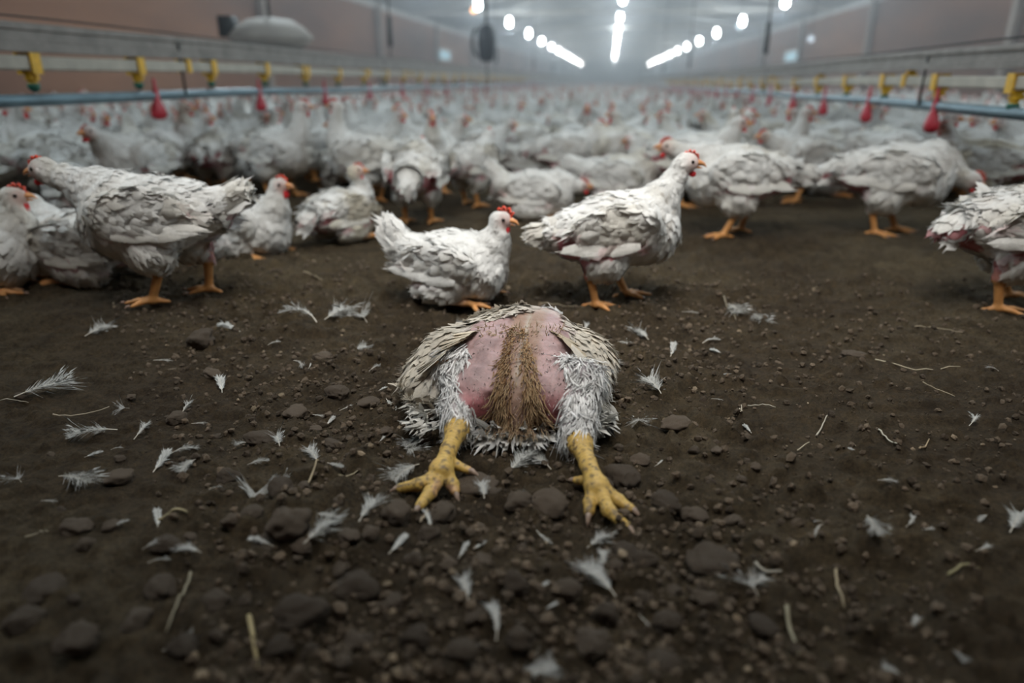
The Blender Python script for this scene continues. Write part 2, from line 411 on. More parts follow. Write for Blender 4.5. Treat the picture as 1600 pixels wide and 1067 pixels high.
# ------------------------------------------------------------------ chickens
WHITE = np.array([.84, .83, .80]); CREAM = np.array([.70, .62, .46]); PINK = np.array([.62, .30, .30]); RED = np.array([.42, .10, .13])
ORANGE = np.array([.66, .29, .07]); DIRT = np.array([.34, .26, .16])
def bird(seed, sit=False, neck=(.17, .33), turn=0.0, nod=0.0, pitch=0.08, tail=.5, bare=.5, stride=.03, dirty=.4, vox=.005, cards=1.0, neck_r=1.0, fat=1.0, taillen=1.0, detail=True, lowtail=False, legx=-.01):
    """Chicken facing +X, feet on z = 0.  neck = (x, z) of the head; returns the body mesh and the head frame."""
    rng = np.random.RandomState(seed)
    zc = .118 if sit else .212
    R = rotY(-pitch) if not sit else rotY(-pitch * .4)
    def B(x, y, z): return R @ np.array([x, y, z - 0]) + np.array([0, 0, zc])
    P = []  # (prim, k, flow, featherlen, kind)
    back = np.array([-1, 0, -.12])
    P.append((ell(B(0, 0, 0), (.150, .096 * fat, .096), R), .02, back, .040, 'body'))
    P.append((ell(B(.078, 0, -.020), (.088, .092 * fat, .092), R), .03, np.array([-.5, 0, -.7]), .032, 'breast'))
    P.append((ell(B(-.105, 0, .012), (.085, .066, .064), R), .03, back, .036, 'rump'))
    tdir = np.array([-math.cos(tail), 0, math.sin(tail)])
    tb = B(-.155, 0, .03); tt = tb + tdir * .06 * taillen
    P.append((cone(tb + np.array([.03, 0, -.01]), tt, .050, .031, (1, 1.0, 1)), .03, tdir, .045, 'tail'))
    hd = np.array([neck[0], 0, neck[1] - (.105 if sit else 0)])
    nb = B(.105, 0, .03)
    ctrl = np.array([nb[0] + .045, 0, (nb[2] + hd[2]) / 2 - .005]) if hd[2] > nb[2] + .03 else (nb + hd) / 2 + np.array([0, 0, .01])
    hd[1] = math.sin(turn) * .02
    prev = None; NS = 6
    for i in range(NS + 1):
        q = i / NS; c = (1 - q) ** 2 * nb + 2 * q * (1 - q) * ctrl + q * q * (hd - np.array([.012, 0, .008])); r = (.051 * (1 - q) ** 2.3 + .0225) * neck_r
        if prev is not None: P.append((cone(prev[0], c, prev[1], r, (1, .92, 1)), .018, prev[0] - c + np.array([0, 0, -.01]), .020 - .006 * q, 'neck'))
        prev = (c, r)
    Hd = rotZ(turn) @ rotY(nod)
    P.append((ell(hd, (.0345, .0240, .0270), Hd), .012, np.array([-1, 0, -.2]), .008, 'head'))
    legs = []
    if sit:
        for s in (-1, 1):
            P.append((ell((-.015, s * .068 * fat, .052), (.088, .038, .048)), .02, np.array([-.8, 0, -.3]), .036, 'thigh'))
            legs.append((np.array([.015, s * .075, .018]), np.array([.075, s * .078, .013]), s))
    else:
        for s in (-1, 1):
            x0 = s * stride + legx; xl = legx
            P.append((ell((-.012 + x0 * .4, s * .055, .148), (.066, .046, .068)), .022, np.array([-.5, 0, -.9]), .034, 'thigh'))
            P.append((cone((-.018 + x0 * .6, s * .054, .130), (-.030 + x0 * .75, s * .052, .092), .033, .017), .015, np.array([-.2, 0, -1]), .026, 'thigh'))
            legs.append((np.array([-.030 + x0 * .75, s * .052, .098]), np.array([.004 + x0, s * .054, .014]), s))
    for (a, b, s) in legs:
        P.append((cone(a, b, .0125, .0098), .006, None, 0, 'leg'))
        P.append((ell(b, (.014, .013, .012)), .005, None, 0, 'leg'))
        sp = rng.uniform(.85, 1.1)
        for ang, ln in ((-.72, .054), (0.02, .070), (.72, .054)):
            d = np.array([math.cos(ang + s * .1) , math.sin(ang + s * .1), 0]) * ln * sp
            mid = b + d * .5 + np.array([0, 0, -.001])
            P.append((cone(b, mid, .0085, .0070), .004, None, 0, 'leg')); P.append((cone(mid, b + d + np.array([0, 0, -.008]), .0070, .0050), .004, None, 0, 'leg'))
        P.append((cone(b, b + np.array([-.036, -s * .010, -.007]), .0085, .005), .004, None, 0, 'leg'))
    for s in (-1, 1):
        Rw = R @ rotX(-s * .10) @ rotZ(s * .10)
        P.append((ell(B(-.012, s * .088 * fat, .016), (.118, .017, .058), Rw), .012, np.array([-1, 0, -.05]), .045, 'wing'))
        P.append((ell(B(.062, s * .080 * fat, .012), (.040, .022, .042), Rw), .014, np.array([-.9, 0, -.4]), .028, 'wing'))
    prims = [(p, k) for p, k, *_ in P]
    rough = (lambda g: (fbm(g * 42, 2, seed) - .5).astype(np.float32) * .010 * np.clip((g[..., 2] - .09) / .05 if not sit else 1, 0, 1)) if vox < .009 else None
    lo = np.array([-.29, -.16, -.004]); hi = np.array([max(.24, neck[0] + .06), .16, max(.34, tt[2] + .05, hd[2] + .045)])
    V, Fq = nets(prims, lo, hi, vox, floor=.001, rough=rough)
    mb = MB()
    D = np.stack([dist(p[0], V) for p in P], 1); W = np.exp(-np.clip(D, -.02, .2) / .008); W /= W.sum(1, keepdims=True)
    kinds = [p[4] for p in P]
    def kw(D_, *ks):
        W_ = np.exp(-np.clip(D_, -.02, .2) / .008); W_ /= W_.sum(1, keepdims=True)
        return W_[:, [i for i, k in enumerate(kinds) if k in ks]].sum(1)
    leg = kw(D, 'leg')
    if not sit: leg = np.maximum(leg * (V[:, 2] < .115), (V[:, 2] < .085) * 1.0)
    else: leg = leg * (V[:, 2] < .03)
    def colours(Q, Nn):
        nz = fbm(Q * 16, 3, seed + 5); n2 = fbm(Q * 45, 2, seed + 9)
        b = np.zeros(len(Q))
        loc = (Q - [0, 0, zc]) @ R
        ay = np.abs(loc[:, 1])
        # bare flank under the wing, bare vent and rump sides, bare crop at the front of the neck
        fl = sm(-loc[:, 2], .018, .045) * (1 - sm(-loc[:, 2], .042, .060)) * sm(ay, .035, .06) * (1 - sm(np.abs(loc[:, 0] + .02), .06, .12))
        ve = sm(-loc[:, 0], .10, .135) * (1 - sm(loc[:, 2], .0, .03))
        rs = sm(-loc[:, 0], .085, .11) * sm(ay, .03, .05) * (1 - sm(loc[:, 2], .01, .04))
        b = np.clip(fl * .9 + ve * 1.0 + rs * .8, 0, 1) * bare * 1.5 * sm(nz, .36, .56)
        b = np.clip(b, 0, 1)
        face = np.exp(-((np.linalg.norm((Q - hd - Hd @ np.array([.012, 0, -.004])), axis=1) / .027) ** 4))
        dz = dirty * sm(fbm(Q * 9, 3, seed + 3), .5, .68) * .8
        dz = np.maximum(dz, dirty * .7 * (1 - sm(loc[:, 2], -.085, -.045)) * (1 - leg[:len(Q)] if len(Q) == len(V) else 1))
        c = WHITE * (1 - .10 * n2[:, None])
        c = c * (1 - dz[:, None]) + CREAM * dz[:, None] * .8
        dk = dirty * sm(n2 * nz, .40, .5)
        c = c * (1 - dk[:, None] * .6) + DIRT * dk[:, None] * .6
        pk = PINK * (1 - n2[:, None] * .9) + RED * n2[:, None] * .9
        c = c * (1 - b[:, None]) + pk * b[:, None]
        fc = np.array([.66, .36, .30])
        c = c * (1 - .85 * face[:, None]) + fc * .85 * face[:, None]
        return c, b, face
    c, b, face = colours(V, None)
    c = c * .93 * (1 - leg[:, None]) + (ORANGE * (1 - .35 * fbm(V * 60, 2, seed)[:, None]) + .03) * leg[:, None]
    fm = (leg[Fq].mean(1) > .5).astype(int)
    mb.add(V, Fq, c, fm)
    for (a, bb, s) in legs:                                # claws
        for ang, ln in ((-.72, .054), (0.02, .070), (.72, .054)):
            d = np.array([math.cos(ang + s * .1), math.sin(ang + s * .1), 0])
            e = bb + d * ln * .97 + np.array([0, 0, -.006])
            if vox < .009: add_tube(mb, [e, e + d * .006 + [0, 0, .001], e + d * .013 - [0, 0, .003]], [.004, .003, .0006], 6, (.3, .2, .15), 1)
    if cards > 0:
        n = int(3600 * cards); Q, Nn = sample(V, Fq, n, rng)
        DQ = np.stack([dist(p[0], Q) for p in P], 1)
        WQ = np.exp(-np.clip(DQ, -.02, .2) / .008); WQ /= WQ.sum(1, keepdims=True)
        flow = np.zeros((n, 3)); ln = np.zeros(n)
        for i, p in enumerate(P):
            if p[2] is None: continue
            fdir = nrm(np.array(p[2], float)); flow += WQ[:, i:i + 1] * fdir; ln += WQ[:, i] * p[3]
        lq = kw(DQ, 'leg')
        cc, bq, fq = colours(Q, Nn)
        keep = (lq < .4) & (rng.rand(n) > bq * .93) & (fq < .35) & (Q[:, 2] > (.0 if sit else .088)) & (Q[:, 2] > .012)
        Q, Nn, flow, ln, cc = Q[keep], Nn[keep], flow[keep], ln[keep], cc[keep]
        flow += rng.randn(len(Q), 3) * .16
        flow[:, 1] += np.sign(Q[:, 1]) * .05
        cc = cc * rng.uniform(.93, 1.05, (len(Q), 1))
        ln = ln * rng.uniform(.7, 1.25, len(Q))
        feathers(mb, Q, flow, Nn, ln * .85, ln * rng.uniform(.22, .36, len(Q)), rng.uniform(.0, .05, len(Q)), cc, 0, 3, ragged=.6, rng=rng)
        # folded wing: rows of long feathers running back
        for s in (-1, 1):
            for row, (L0, z0, x0, x1) in enumerate(((.105, -.012, .04, -.07), (.075, .012, .06, -.06), (.05, .03, .07, -.06))):
                m = 13; q = np.linspace(0, 1, m)
                base = np.array([B(x0 + (x1 - x0) * k, s * ((.107 - .012 * row) * fat - .014 * k), z0 - .022 * (1 - k) * (1 if row == 0 else .6)) for k in q])
                tdr = np.tile(R @ np.array([-1, -s * .10, .02]), (m, 1)) + rng.randn(m, 3) * .05
                nn = np.tile(R @ nrm(np.array([-.05, s * 1.0, .25])), (m, 1))
                cw_ = (dirty * .8 * fbm(base * 30 + seed, 2, seed))[:, None]; ccw = (WHITE * (1 - cw_) + CREAM * cw_) * rng.uniform(.84, 1.0, (m, 1))
                feathers(mb, base, tdr, nn, L0 * rng.uniform(.9, 1.15, m), .014, .0, ccw, 0, 4, ragged=.35, rng=rng)
        # tail feathers
        m = 22; a = rng.uniform(-.5, .5, m)
        base = np.array([tb + tdir * .02 + np.array([0, math.sin(x) * .03, rng.uniform(-.015, .02)]) for x in a])
        up = np.cross(np.array([0, 1, 0]), -tdir); up = up if up[2] > 0 else -up
        tdr = np.array([tdir * math.cos(x) + np.array([0, math.sin(x), 0]) + up * rng.uniform(-.25, .15) for x in a])
        side = np.sign(a + .001)
        nn = np.array([nrm(up * .5 + np.array([0, .8 * si, 0])) for si in side])
        feathers(mb, base, tdr, nn, .085 * taillen * rng.uniform(.8, 1.15, m), .019, .03, WHITE * rng.uniform(.85, 1, (m, 1)), 0, 4, ragged=.5, rng=rng)
        # fluffy tufts at tail coverts and vent
        m = int(180 * cards); th = rng.uniform(0, 6.28, m)
        base = tb + np.stack([rng.uniform(-.02, .03, m), np.cos(th) * .04, np.sin(th) * .035 - .008], 1)
        tdr = tdir + np.stack([np.zeros(m), np.cos(th) * .5, np.sin(th) * .5], 1) + rng.randn(m, 3) * .15
        nn = nrm(np.stack([np.full(m, .1), np.cos(th), np.sin(th)], 1))
        feathers(mb, base, tdr, nn, rng.uniform(.03, .05, m) * taillen, .010, .25, WHITE * rng.uniform(.85, 1, (m, 1)), 0, 3, ragged=.8, rng=rng)
    return mb, (hd, Hd)
def head_parts(hd, Hd, comb=1.0, wat=1.0, seed=0):
    out = {}
    def X(v): return (np.asarray(v) * 1.11) @ Hd.T + hd
    b = MB()
    up = np.array([[.022, 0, .002], [.032, 0, .003], [.043, 0, .0005], [.051, 0, -.006]])
    V, Fq = tube(up, [.0105, .0088, .0055, .0008], 10, flat=.8); b.add(X(V), Fq)
    lw = np.array([[.022, 0, -.007], [.033, 0, -.008], [.043, 0, -.0085]]); V, Fq = tube(lw, [.0075, .0055, .001], 10, flat=.55); b.add(X(V), Fq)
    out['beak'] = (b, M_BEAK)
    c = MB(); prof = [(.032, .006), (.030, .014), (.031, .024), (.026, .025), (.023, .022), (.021, .032), (.016, .033), (.012, .027), (.008, .034), (.003, .034), (.001, .027), (-.005, .030), (-.009, .026), (-.009, .020), (-.002, .015), (.008, .016), (.02, .010)]
    cen = np.array([.010, .019]); prof = [cen + (np.array(p) - cen) * (comb if p[1] > .02 else 1) for p in prof]
    n = len(prof); V = []
    for y, s in ((-.0022, .92), (-.0032, .7), (.0032, .7), (.0022, .92)):
        pass
    rings = [(-.0012, 1.0), (-.0034, .82), (.0034, .82), (.0012, 1.0)]
    V = [[*((cen[0] + (p[0] - cen[0]) * s), y, cen[1] + (p[1] - cen[1]) * s)] if False else [cen[0] + (p[0] - cen[0]) * s, y, cen[1] + (p[1] - cen[1]) * s] for y, s in rings for p in prof]
    i0 = len(V); V += [[cen[0], -.0040, cen[1]], [cen[0], .0040, cen[1]]]
    Fq = [[r * n + k, r * n + (k + 1) % n, ((r + 1) % 4) * n + (k + 1) % n, ((r + 1) % 4) * n + k] for r in (0, 2, 3) for k in range(n)]
    c.add(X(V), Fq); T = np.array([[i0, n + (k + 1) % n, n + k] for k in range(n)] + [[i0 + 1, 2 * n + k, 2 * n + (k + 1) % n] for k in range(n)])
    c.f.append((T, np.zeros(len(T), int))); out['comb'] = (c, M_COMB)
    for s in (-1, 1):
        wv, wf = ico(2); k = MB(); k.add(X(wv * np.array([.0075, .0035, .0115 * wat]) + [.020, s * .0065, -.021 - .004 * wat]), wf)
        out['wattle' + str(s)] = (k, M_WATTLE)
        e = MB(); e.add(X(wv * .0050 + [.0115, s * .0190, .0045]), wf); out['eye' + str(s)] = (e, M_EYE)
    return out
def make_bird(label, group, seed, comb=.85, wat=.65, parts=True, **kw):
    mb, (hd, Hd) = bird(seed, **kw)
    ps = head_parts(hd, Hd, comb, wat, seed)
    if not parts:
        for i, k in enumerate(('beak', 'comb', 'wattle-1', 'wattle1', 'eye-1', 'eye1')):
            b, m = ps[k]; cc = {'beak': (.62, .27, .1), 'comb': (.62, .03, .02), 'watt': (.62, .03, .03), 'eye-': (.02, .01, .01), 'eye1': (.02, .01, .01)}[k[:4]]
            q = MB(); q.merge(b)
            q.v = [(v, np.tile(cc, (len(v), 1))) for v, _ in q.v]
            mb.merge(q)
        o = mb.build('chicken', [M_PLUME, M_LEG]); tag(o, label, 'chicken', group); return o
    o = mb.build('chicken', [M_PLUME, M_LEG]); tag(o, label, 'chicken', group)
    for k, (b, m) in ps.items():
        nm = k.rstrip('-1'); b.build(nm, m, o)
    return o
def copy_tree(o):
    c = o.copy(); COL.objects.link(c)
    for ch in o.children:
        d = ch.copy(); COL.objects.link(d); d.parent = c
    return c
def put(o, px, py, ang, s=1.0, zoff=0.0):
    p = at_z(px, py, 0); o.location = (p[0], p[1], zoff); o.rotation_euler = (0, 0, math.radians(ang)); o.scale = (s, s, s); return p

# ground height field
def ground_h(x, y):
    P = np.stack([x, y, np.zeros_like(x)], -1)
    h = (fbm(P * 2.2, 3, 3) - .5) * .020 + (fbm(P * 14, 3, 8) - .5) * .012
    near = sm(3.2 - y, 0, 1.2)
    c = fbm(P * 55, 3, 21); h = h + near * (sm(c, .42, .75) * .010 - .003)
    mask = sm(fbm(P * 1.5, 2, 31) + .12 * (x < .35), .42, .6)
    c2 = fbm(P * 26, 2, 41); h = h + near * mask * sm(c2, .50, .70) * .014
    return h

# ------------------------------------------------------------------ floor
def build_floor():
    xs = np.concatenate([np.linspace(-7, -1.5, 56)[:-1], np.arange(-1.5, 1.5, .0058), np.linspace(1.5, 7, 56)])
    ys = [-1.5, -1, -.5, 0, .2]; y = .3; st = .0055
    while y < 76:
        ys.append(y); y += st
        if y > 1.5: st = min(st * 1.035, 1.2)
    ys = np.array(ys); X, Y = np.meshgrid(xs, ys, indexing='ij')
    Z = ground_h(X, Y); nx, ny = X.shape
    V = np.stack([X, Y, Z], -1).reshape(-1, 3); i = np.arange(nx - 1)[:, None] * ny + np.arange(ny - 1)[None]
    Fq = np.stack([i, i + ny, i + ny + 1, i + 1], -1).reshape(-1, 4)
    mb = MB(); mb.add(V, Fq); o = mb.build('floor', M_SOIL); tag(o, 'trodden brown litter and soil floor of the barn', kind='structure'); return o
build_floor()
def gz(x, y): return float(ground_h(np.array([x]), np.array([y]))[0])

def clod_mesh(seed, sub=3, rough=.28):
    v, f = ico(sub); r = 1 + rough * 1.6 * (fbm(v * 1.3 + seed * 7, 3, seed) - .5) * 2 + .12 * (fbm(v * 4 + seed, 2, seed) - .5) * 2
    rs = np.random.RandomState(seed); 
    for _ in range(4):                                      # a few broken faces
        n = nrm(rs.randn(3)); d = (v * r[:, None]) @ n; lim = rs.uniform(.6, .85); v2 = v * r[:, None]; ex = np.clip(d - lim, 0, None)
        r = np.linalg.norm(v2 - ex[:, None] * n * .85, axis=1)
    p = v * r[:, None]; p = p + v * ((fbm(v * 6 + seed, 3, seed + 3) - .5) * .22)[:, None]
    return p, f
# fine crumbs nobody could count
def build_crumbs():
    mb = MB(); rs = np.random.RandomState(5); tpl = [clod_mesh(50 + i, 1, .35) for i in range(6)]
    n = 0
    while n < 12500:
        d = .34 + 1.5 * rs.rand() ** 1.25; a = rs.uniform(-.95, .75); x = math.sin(a) * d * 1.1; y = .28 + d * .9 * math.cos(a) if False else d
        x = (a * .86) * d
        u, v, _ = project((x, y, 0))
        if not (-40 < u < 1640 and v < 1110): continue
        dens = float(sm(fbm(np.array([[x * 2.2, y * 2.2, 0]]), 2, 31), .36, .6)[0]) * (1 - .75 * float(sm(np.array(u), 1050, 1250))) + .28
        if rs.rand() > dens: continue
        s = .0013 + .0060 * rs.rand() ** 3.6
        tv, tf = tpl[rs.randint(6)]; R = rotZ(rs.uniform(0, 6.28)) @ rotX(rs.uniform(0, 6.28))
        col = np.array([.095, .072, .050]) * rs.uniform(.6, 1.5) + (rs.rand() < .03) * np.array([.15, .12, .08])
        mb.add((tv * s * [1, 1, .8]) @ R.T + [x, y, gz(x, y) + s * .35], tf, col); n += 1
    o = mb.build('soil_crumbs', M_STONE, smooth=False); tag(o, 'fine dark crumbs of litter and soil strewn over the floor', 'soil crumbs', kind='stuff')
build_crumbs()

NUM = ['first', 'second', 'third', 'fourth', 'fifth', 'sixth', 'seventh', 'eighth', 'ninth', 'tenth', 'eleventh', 'twelfth', 'thirteenth', 'fourteenth', 'fifteenth', 'sixteenth', 'seventeenth', 'eighteenth']
def zone(px, py):
    if py < 560:
        if px < 470: return 'before the standing hen at the left'
        if px < 900: return 'between the sitting hen and the dead hen'
        return 'before the hens at the right'
    if py < 705:
        if px < 330: return 'far left of the dead hen'
        if px < 700: return 'just left of the dead hen'
        if px < 1080: return 'just right of the dead hen'
        return 'far right of the dead hen'
    if py < 850:
        if px < 330: return 'far left of the yellow feet'
        if px < 640: return 'just left of the yellow feet'
        if px < 900: return 'between the two yellow feet'
        if px < 1120: return 'beside the right-hand yellow foot'
        return 'far right of the yellow feet'
    if px < 420: return 'in the dark lower left corner'
    if px < 760: return 'below the left-hand foot'
    if px < 1090: return 'below the right-hand foot'
    return 'in the dark lower right corner'
def label_ordinals(items):
    """items: (object, description, px, py); numbers look-alikes left to right inside their zone"""
    g = {}
    for it in items: g.setdefault((it[1], zone(it[2], it[3])), []).append(it)
    for (d, z), L in g.items():
        L.sort(key=lambda t: t[2])
        for i, it in enumerate(L):
            it[0]['label'] = f"{d} {z}" if len(L) == 1 else f"{d} {z}, {NUM[min(i, 17)]} from left"

# ------------------------------------------------------------------ clods and stones
CLODS = [  # px, py, width px, height ratio, description
 (315, 537, 46, .75, 'smooth dark round clod'), (455, 850, 84, .7, 'large blunt clod'), (415, 862, 60, .4, 'long flat clod'), (560, 930, 78, .55, 'large oval clod'), (622, 832, 50, 1.0, 'upright brown clod'), (692, 816, 44, .8, 'round clod'),
 (975, 752, 54, .85, 'large round grey clod'), (858, 795, 62, .7, 'broad square clod'), (886, 944, 50, .6, 'pale flat-topped clod'), (1042, 978, 48, .8, 'large round clod'), (1038, 800, 50, .7, 'dark round clod'),
 (1082, 806, 46, .7, 'dark round clod'), (1112, 888, 90, .45, 'long dark clod'), (468, 982, 84, .5, 'large blunt clod'), (435, 1022, 56, .7, 'broad square clod'), (216, 980, 52, .8, 'large round clod'), (70, 930, 76, .35, 'flat pale slab-like clod'),
 (940, 765, 40, .6, 'round clod'), (462, 645, 44, .6, 'reddish clod'), (576, 632, 36, .5, 'small smooth clod'), (530, 616, 34, .7, 'round clod'), (745, 764, 66, .5, 'low brown clod'), (812, 800, 44, .8, 'round clod'),
 (775, 780, 34, .6, 'small brown clod'), (978, 866, 44, .75, 'reddish angular clod'), (548, 862, 40, .6, 'round clod'), (618, 948, 44, .55, 'brown clod'), (803, 944, 44, 1.0, 'tall brown clod'), (945, 970, 46, .8, 'dark brown clod'),
 (925, 1020, 60, .6, 'large blunt clod'), (812, 1022, 44, .8, 'brown clod'), (262, 866, 50, .45, 'low dark clod'), (187, 748, 48, .6, 'round clod'), (600, 676, 28, .6, 'small brown clod'), (412, 684, 46, .6, 'round clod'),
 (1056, 670, 42, .5, 'low brown clod'), (367, 830, 34, .8, 'round clod'), (395, 822, 34, .6, 'brown clod'), (440, 780, 46, .8, 'round clod'), (332, 590, 30, .6, 'small brown clod'), (275, 655, 34, .6, 'brown clod'), (355, 744, 36, .7, 'round clod'),
 (650, 1020, 50, .8, 'brown clod'), (560, 1010, 52, .8, 'brown clod'), (250, 925, 56, .5, 'low dark clod'), (650, 898, 34, .7, 'small round clod'), (755, 890, 32, .8, 'small round clod'), (1050, 935, 36, .6, 'small brown clod'), (1010, 940, 30, .8, 'small round clod'),
 (700, 900, 30, .7, 'small brown clod'), (505, 560, 34, .6, 'brown clod'), (1335, 556, 44, .3, 'long low dark clod'), (1190, 985, 50, .5, 'low dark clod'), (120, 830, 50, .6, 'dark clod'), (40, 985, 56, .6, 'dark clod'), (1005, 900, 40, .7, 'brown clod'), (665, 760, 30, .6, 'small brown clod'),
 (1100, 960, 44, .6, 'brown clod'), (340, 955, 50, .6, 'brown clod'), (290, 1020, 60, .6, 'dark clod'), (130, 1030, 70, .6, 'dark clod'), (740, 975, 40, .7, 'brown clod'), (520, 690, 26, .6, 'small brown clod'), (1000, 720, 30, .6, 'small brown clod'), (1035, 1040, 64, .6, 'large blunt clod'), (720, 1040, 50, .6, 'brown clod')]
clod_tpl = []
items = []
rs = np.random.RandomState(77)
for k in range(95):                                         # smaller ones in between
    px = rs.uniform(20, 1180) if k < 75 else rs.uniform(380, 1000); py = rs.uniform(600, 1055)
    if 620 < px < 960 and py < 850: continue
    if any(abs(px - c[0]) < (c[2] + 22) * .5 and abs(py - c[1]) < 24 for c in CLODS): continue
    CLODS.append((px, py, rs.uniform(14, 30) * (.7 + .5 * (py > 800)), rs.uniform(.6, .9), 'little brown clod'))
HX = (630, 960, 520, 715)
clod_objs = []
for i, (px, py, wp, hr, desc) in enumerate(CLODS):
    if i < 14:
        v, f = clod_mesh(100 + i, 4 if i < 66 else 3); mb = MB(); mb.add(v, f, np.array([.15, .118, .088]) * (.8 + .5 * ((i * 37) % 10) / 10)); me = mb.mesh('clod', M_STONE); clod_tpl.append(me)
    me = clod_tpl[i % 14]
    p = at_z(px, py, 0); zc = -(W2C @ (p - CAM))[2]; s = wp * zc / F / 2
    o = bpy.data.objects.new('soil_clod', me); COL.objects.link(o)
    rr = random.Random(i)
    o.scale = (s, s * rr.uniform(.7, 1.0), s * hr * .95); o.rotation_euler = (rr.uniform(-.2, .2), rr.uniform(-.2, .2), rr.uniform(-.5, .5) + (math.pi if i % 2 else 0))
    o.location = (p[0], p[1], gz(p[0], p[1]) + s * hr * .35)
    tag(o, None, 'clod', 'soil clods on the barn floor'); items.append((o, desc, px, py)); clod_objs.append(o)
label_ordinals(items)

# ------------------------------------------------------------------ loose feathers
def loose_feather(kind, seed):
    """unit length along +X lying on z=0; returns (vane, quill)"""
    rs = np.random.RandomState(seed); van = MB(); q = MB()
    bend = {'flat': .08, 'down': .12, 'curl': .42, 'arc': .30, 'tuft': .15}[kind] * rs.choice([-1, 1])
    rise = {'flat': .03, 'down': .07, 'curl': .16, 'arc': .08, 'tuft': .12}[kind]
    def C(u):
        u = np.asarray(u, float); return np.stack([u - .5 - .25 * abs(bend) * u * u, bend * (u * u - .33), .015 + rise * np.sin(u * math.pi)], -1)
    u = np.linspace(0, 1, 12); q_end = .97 if kind != 'tuft' else .6
    V, Fq = tube(C(u * q_end), .013 * (1 - u * .85) + .001, 6); q.add(V, Fq)
    n = {'flat': 80, 'down': 130, 'curl': 110, 'arc': 60, 'tuft': 40}[kind]
    wd = {'flat': .15, 'down': .24, 'curl': .15, 'arc': .10, 'tuft': .5}[kind] * rs.uniform(.8, 1.2)
    for s in (-1, 1):
        uu = np.linspace(.16 if kind != 'tuft' else .3, .98 if kind != 'tuft' else .6, n) + rs.randn(n) * .004
        t = nrm(C(uu + .01) - C(uu)); side = nrm(np.cross(np.array([0, 0, 1.]), t)) * s
        prof = np.sin(np.clip((uu - .08) / .92, 0, 1) * math.pi) ** .6
        L = wd * prof * rs.uniform(.75, 1.15, n)
        if kind != 'flat': L *= rs.uniform(.45, 1.3, n) * (.55 + .9 * vnoise(np.stack([uu * 14, uu * 0 + seed, uu * 0 + s], -1), seed))
        fwd = {'flat': 2.2, 'down': 1.3, 'curl': 1.8, 'arc': 2.2, 'tuft': .9}[kind]
        d = side + t * fwd * rs.uniform(.8, 1.2, (n, 1)) + np.array([0, 0, 1]) * rs.uniform(-.05, .35 if kind != 'flat' else .1, (n, 1)) * (1.5 if kind == 'tuft' else 1)
        nn = np.tile([0, 0, 1.], (n, 1)) + rs.randn(n, 3) * .25
        feathers(van, C(uu), d, nrm(nn), L * 1.6, (.014 if kind == 'flat' else .0042), rs.uniform(-.1, .25, n), np.array([.60, .60, .57]) * rs.uniform(.75, 1.05, (n, 1)), 0, 3, ragged=.6, rng=rs)
    return van, q
FT = {}
for kname in ('flat', 'down', 'curl', 'arc', 'tuft'):
    FT[kname] = []
    for j in range(3):
        a, b = loose_feather(kname, 900 + j * 7 + len(kname)); FT[kname].append((a.mesh('loose_feather', M_LOOSE), b.mesh('quill', M_QUILL)))
DESC = {'flat': 'flat smooth white feather', 'down': 'downy white feather', 'curl': 'curled white feather', 'arc': 'narrow curved white feather', 'tuft': 'spiky white feather tuft'}
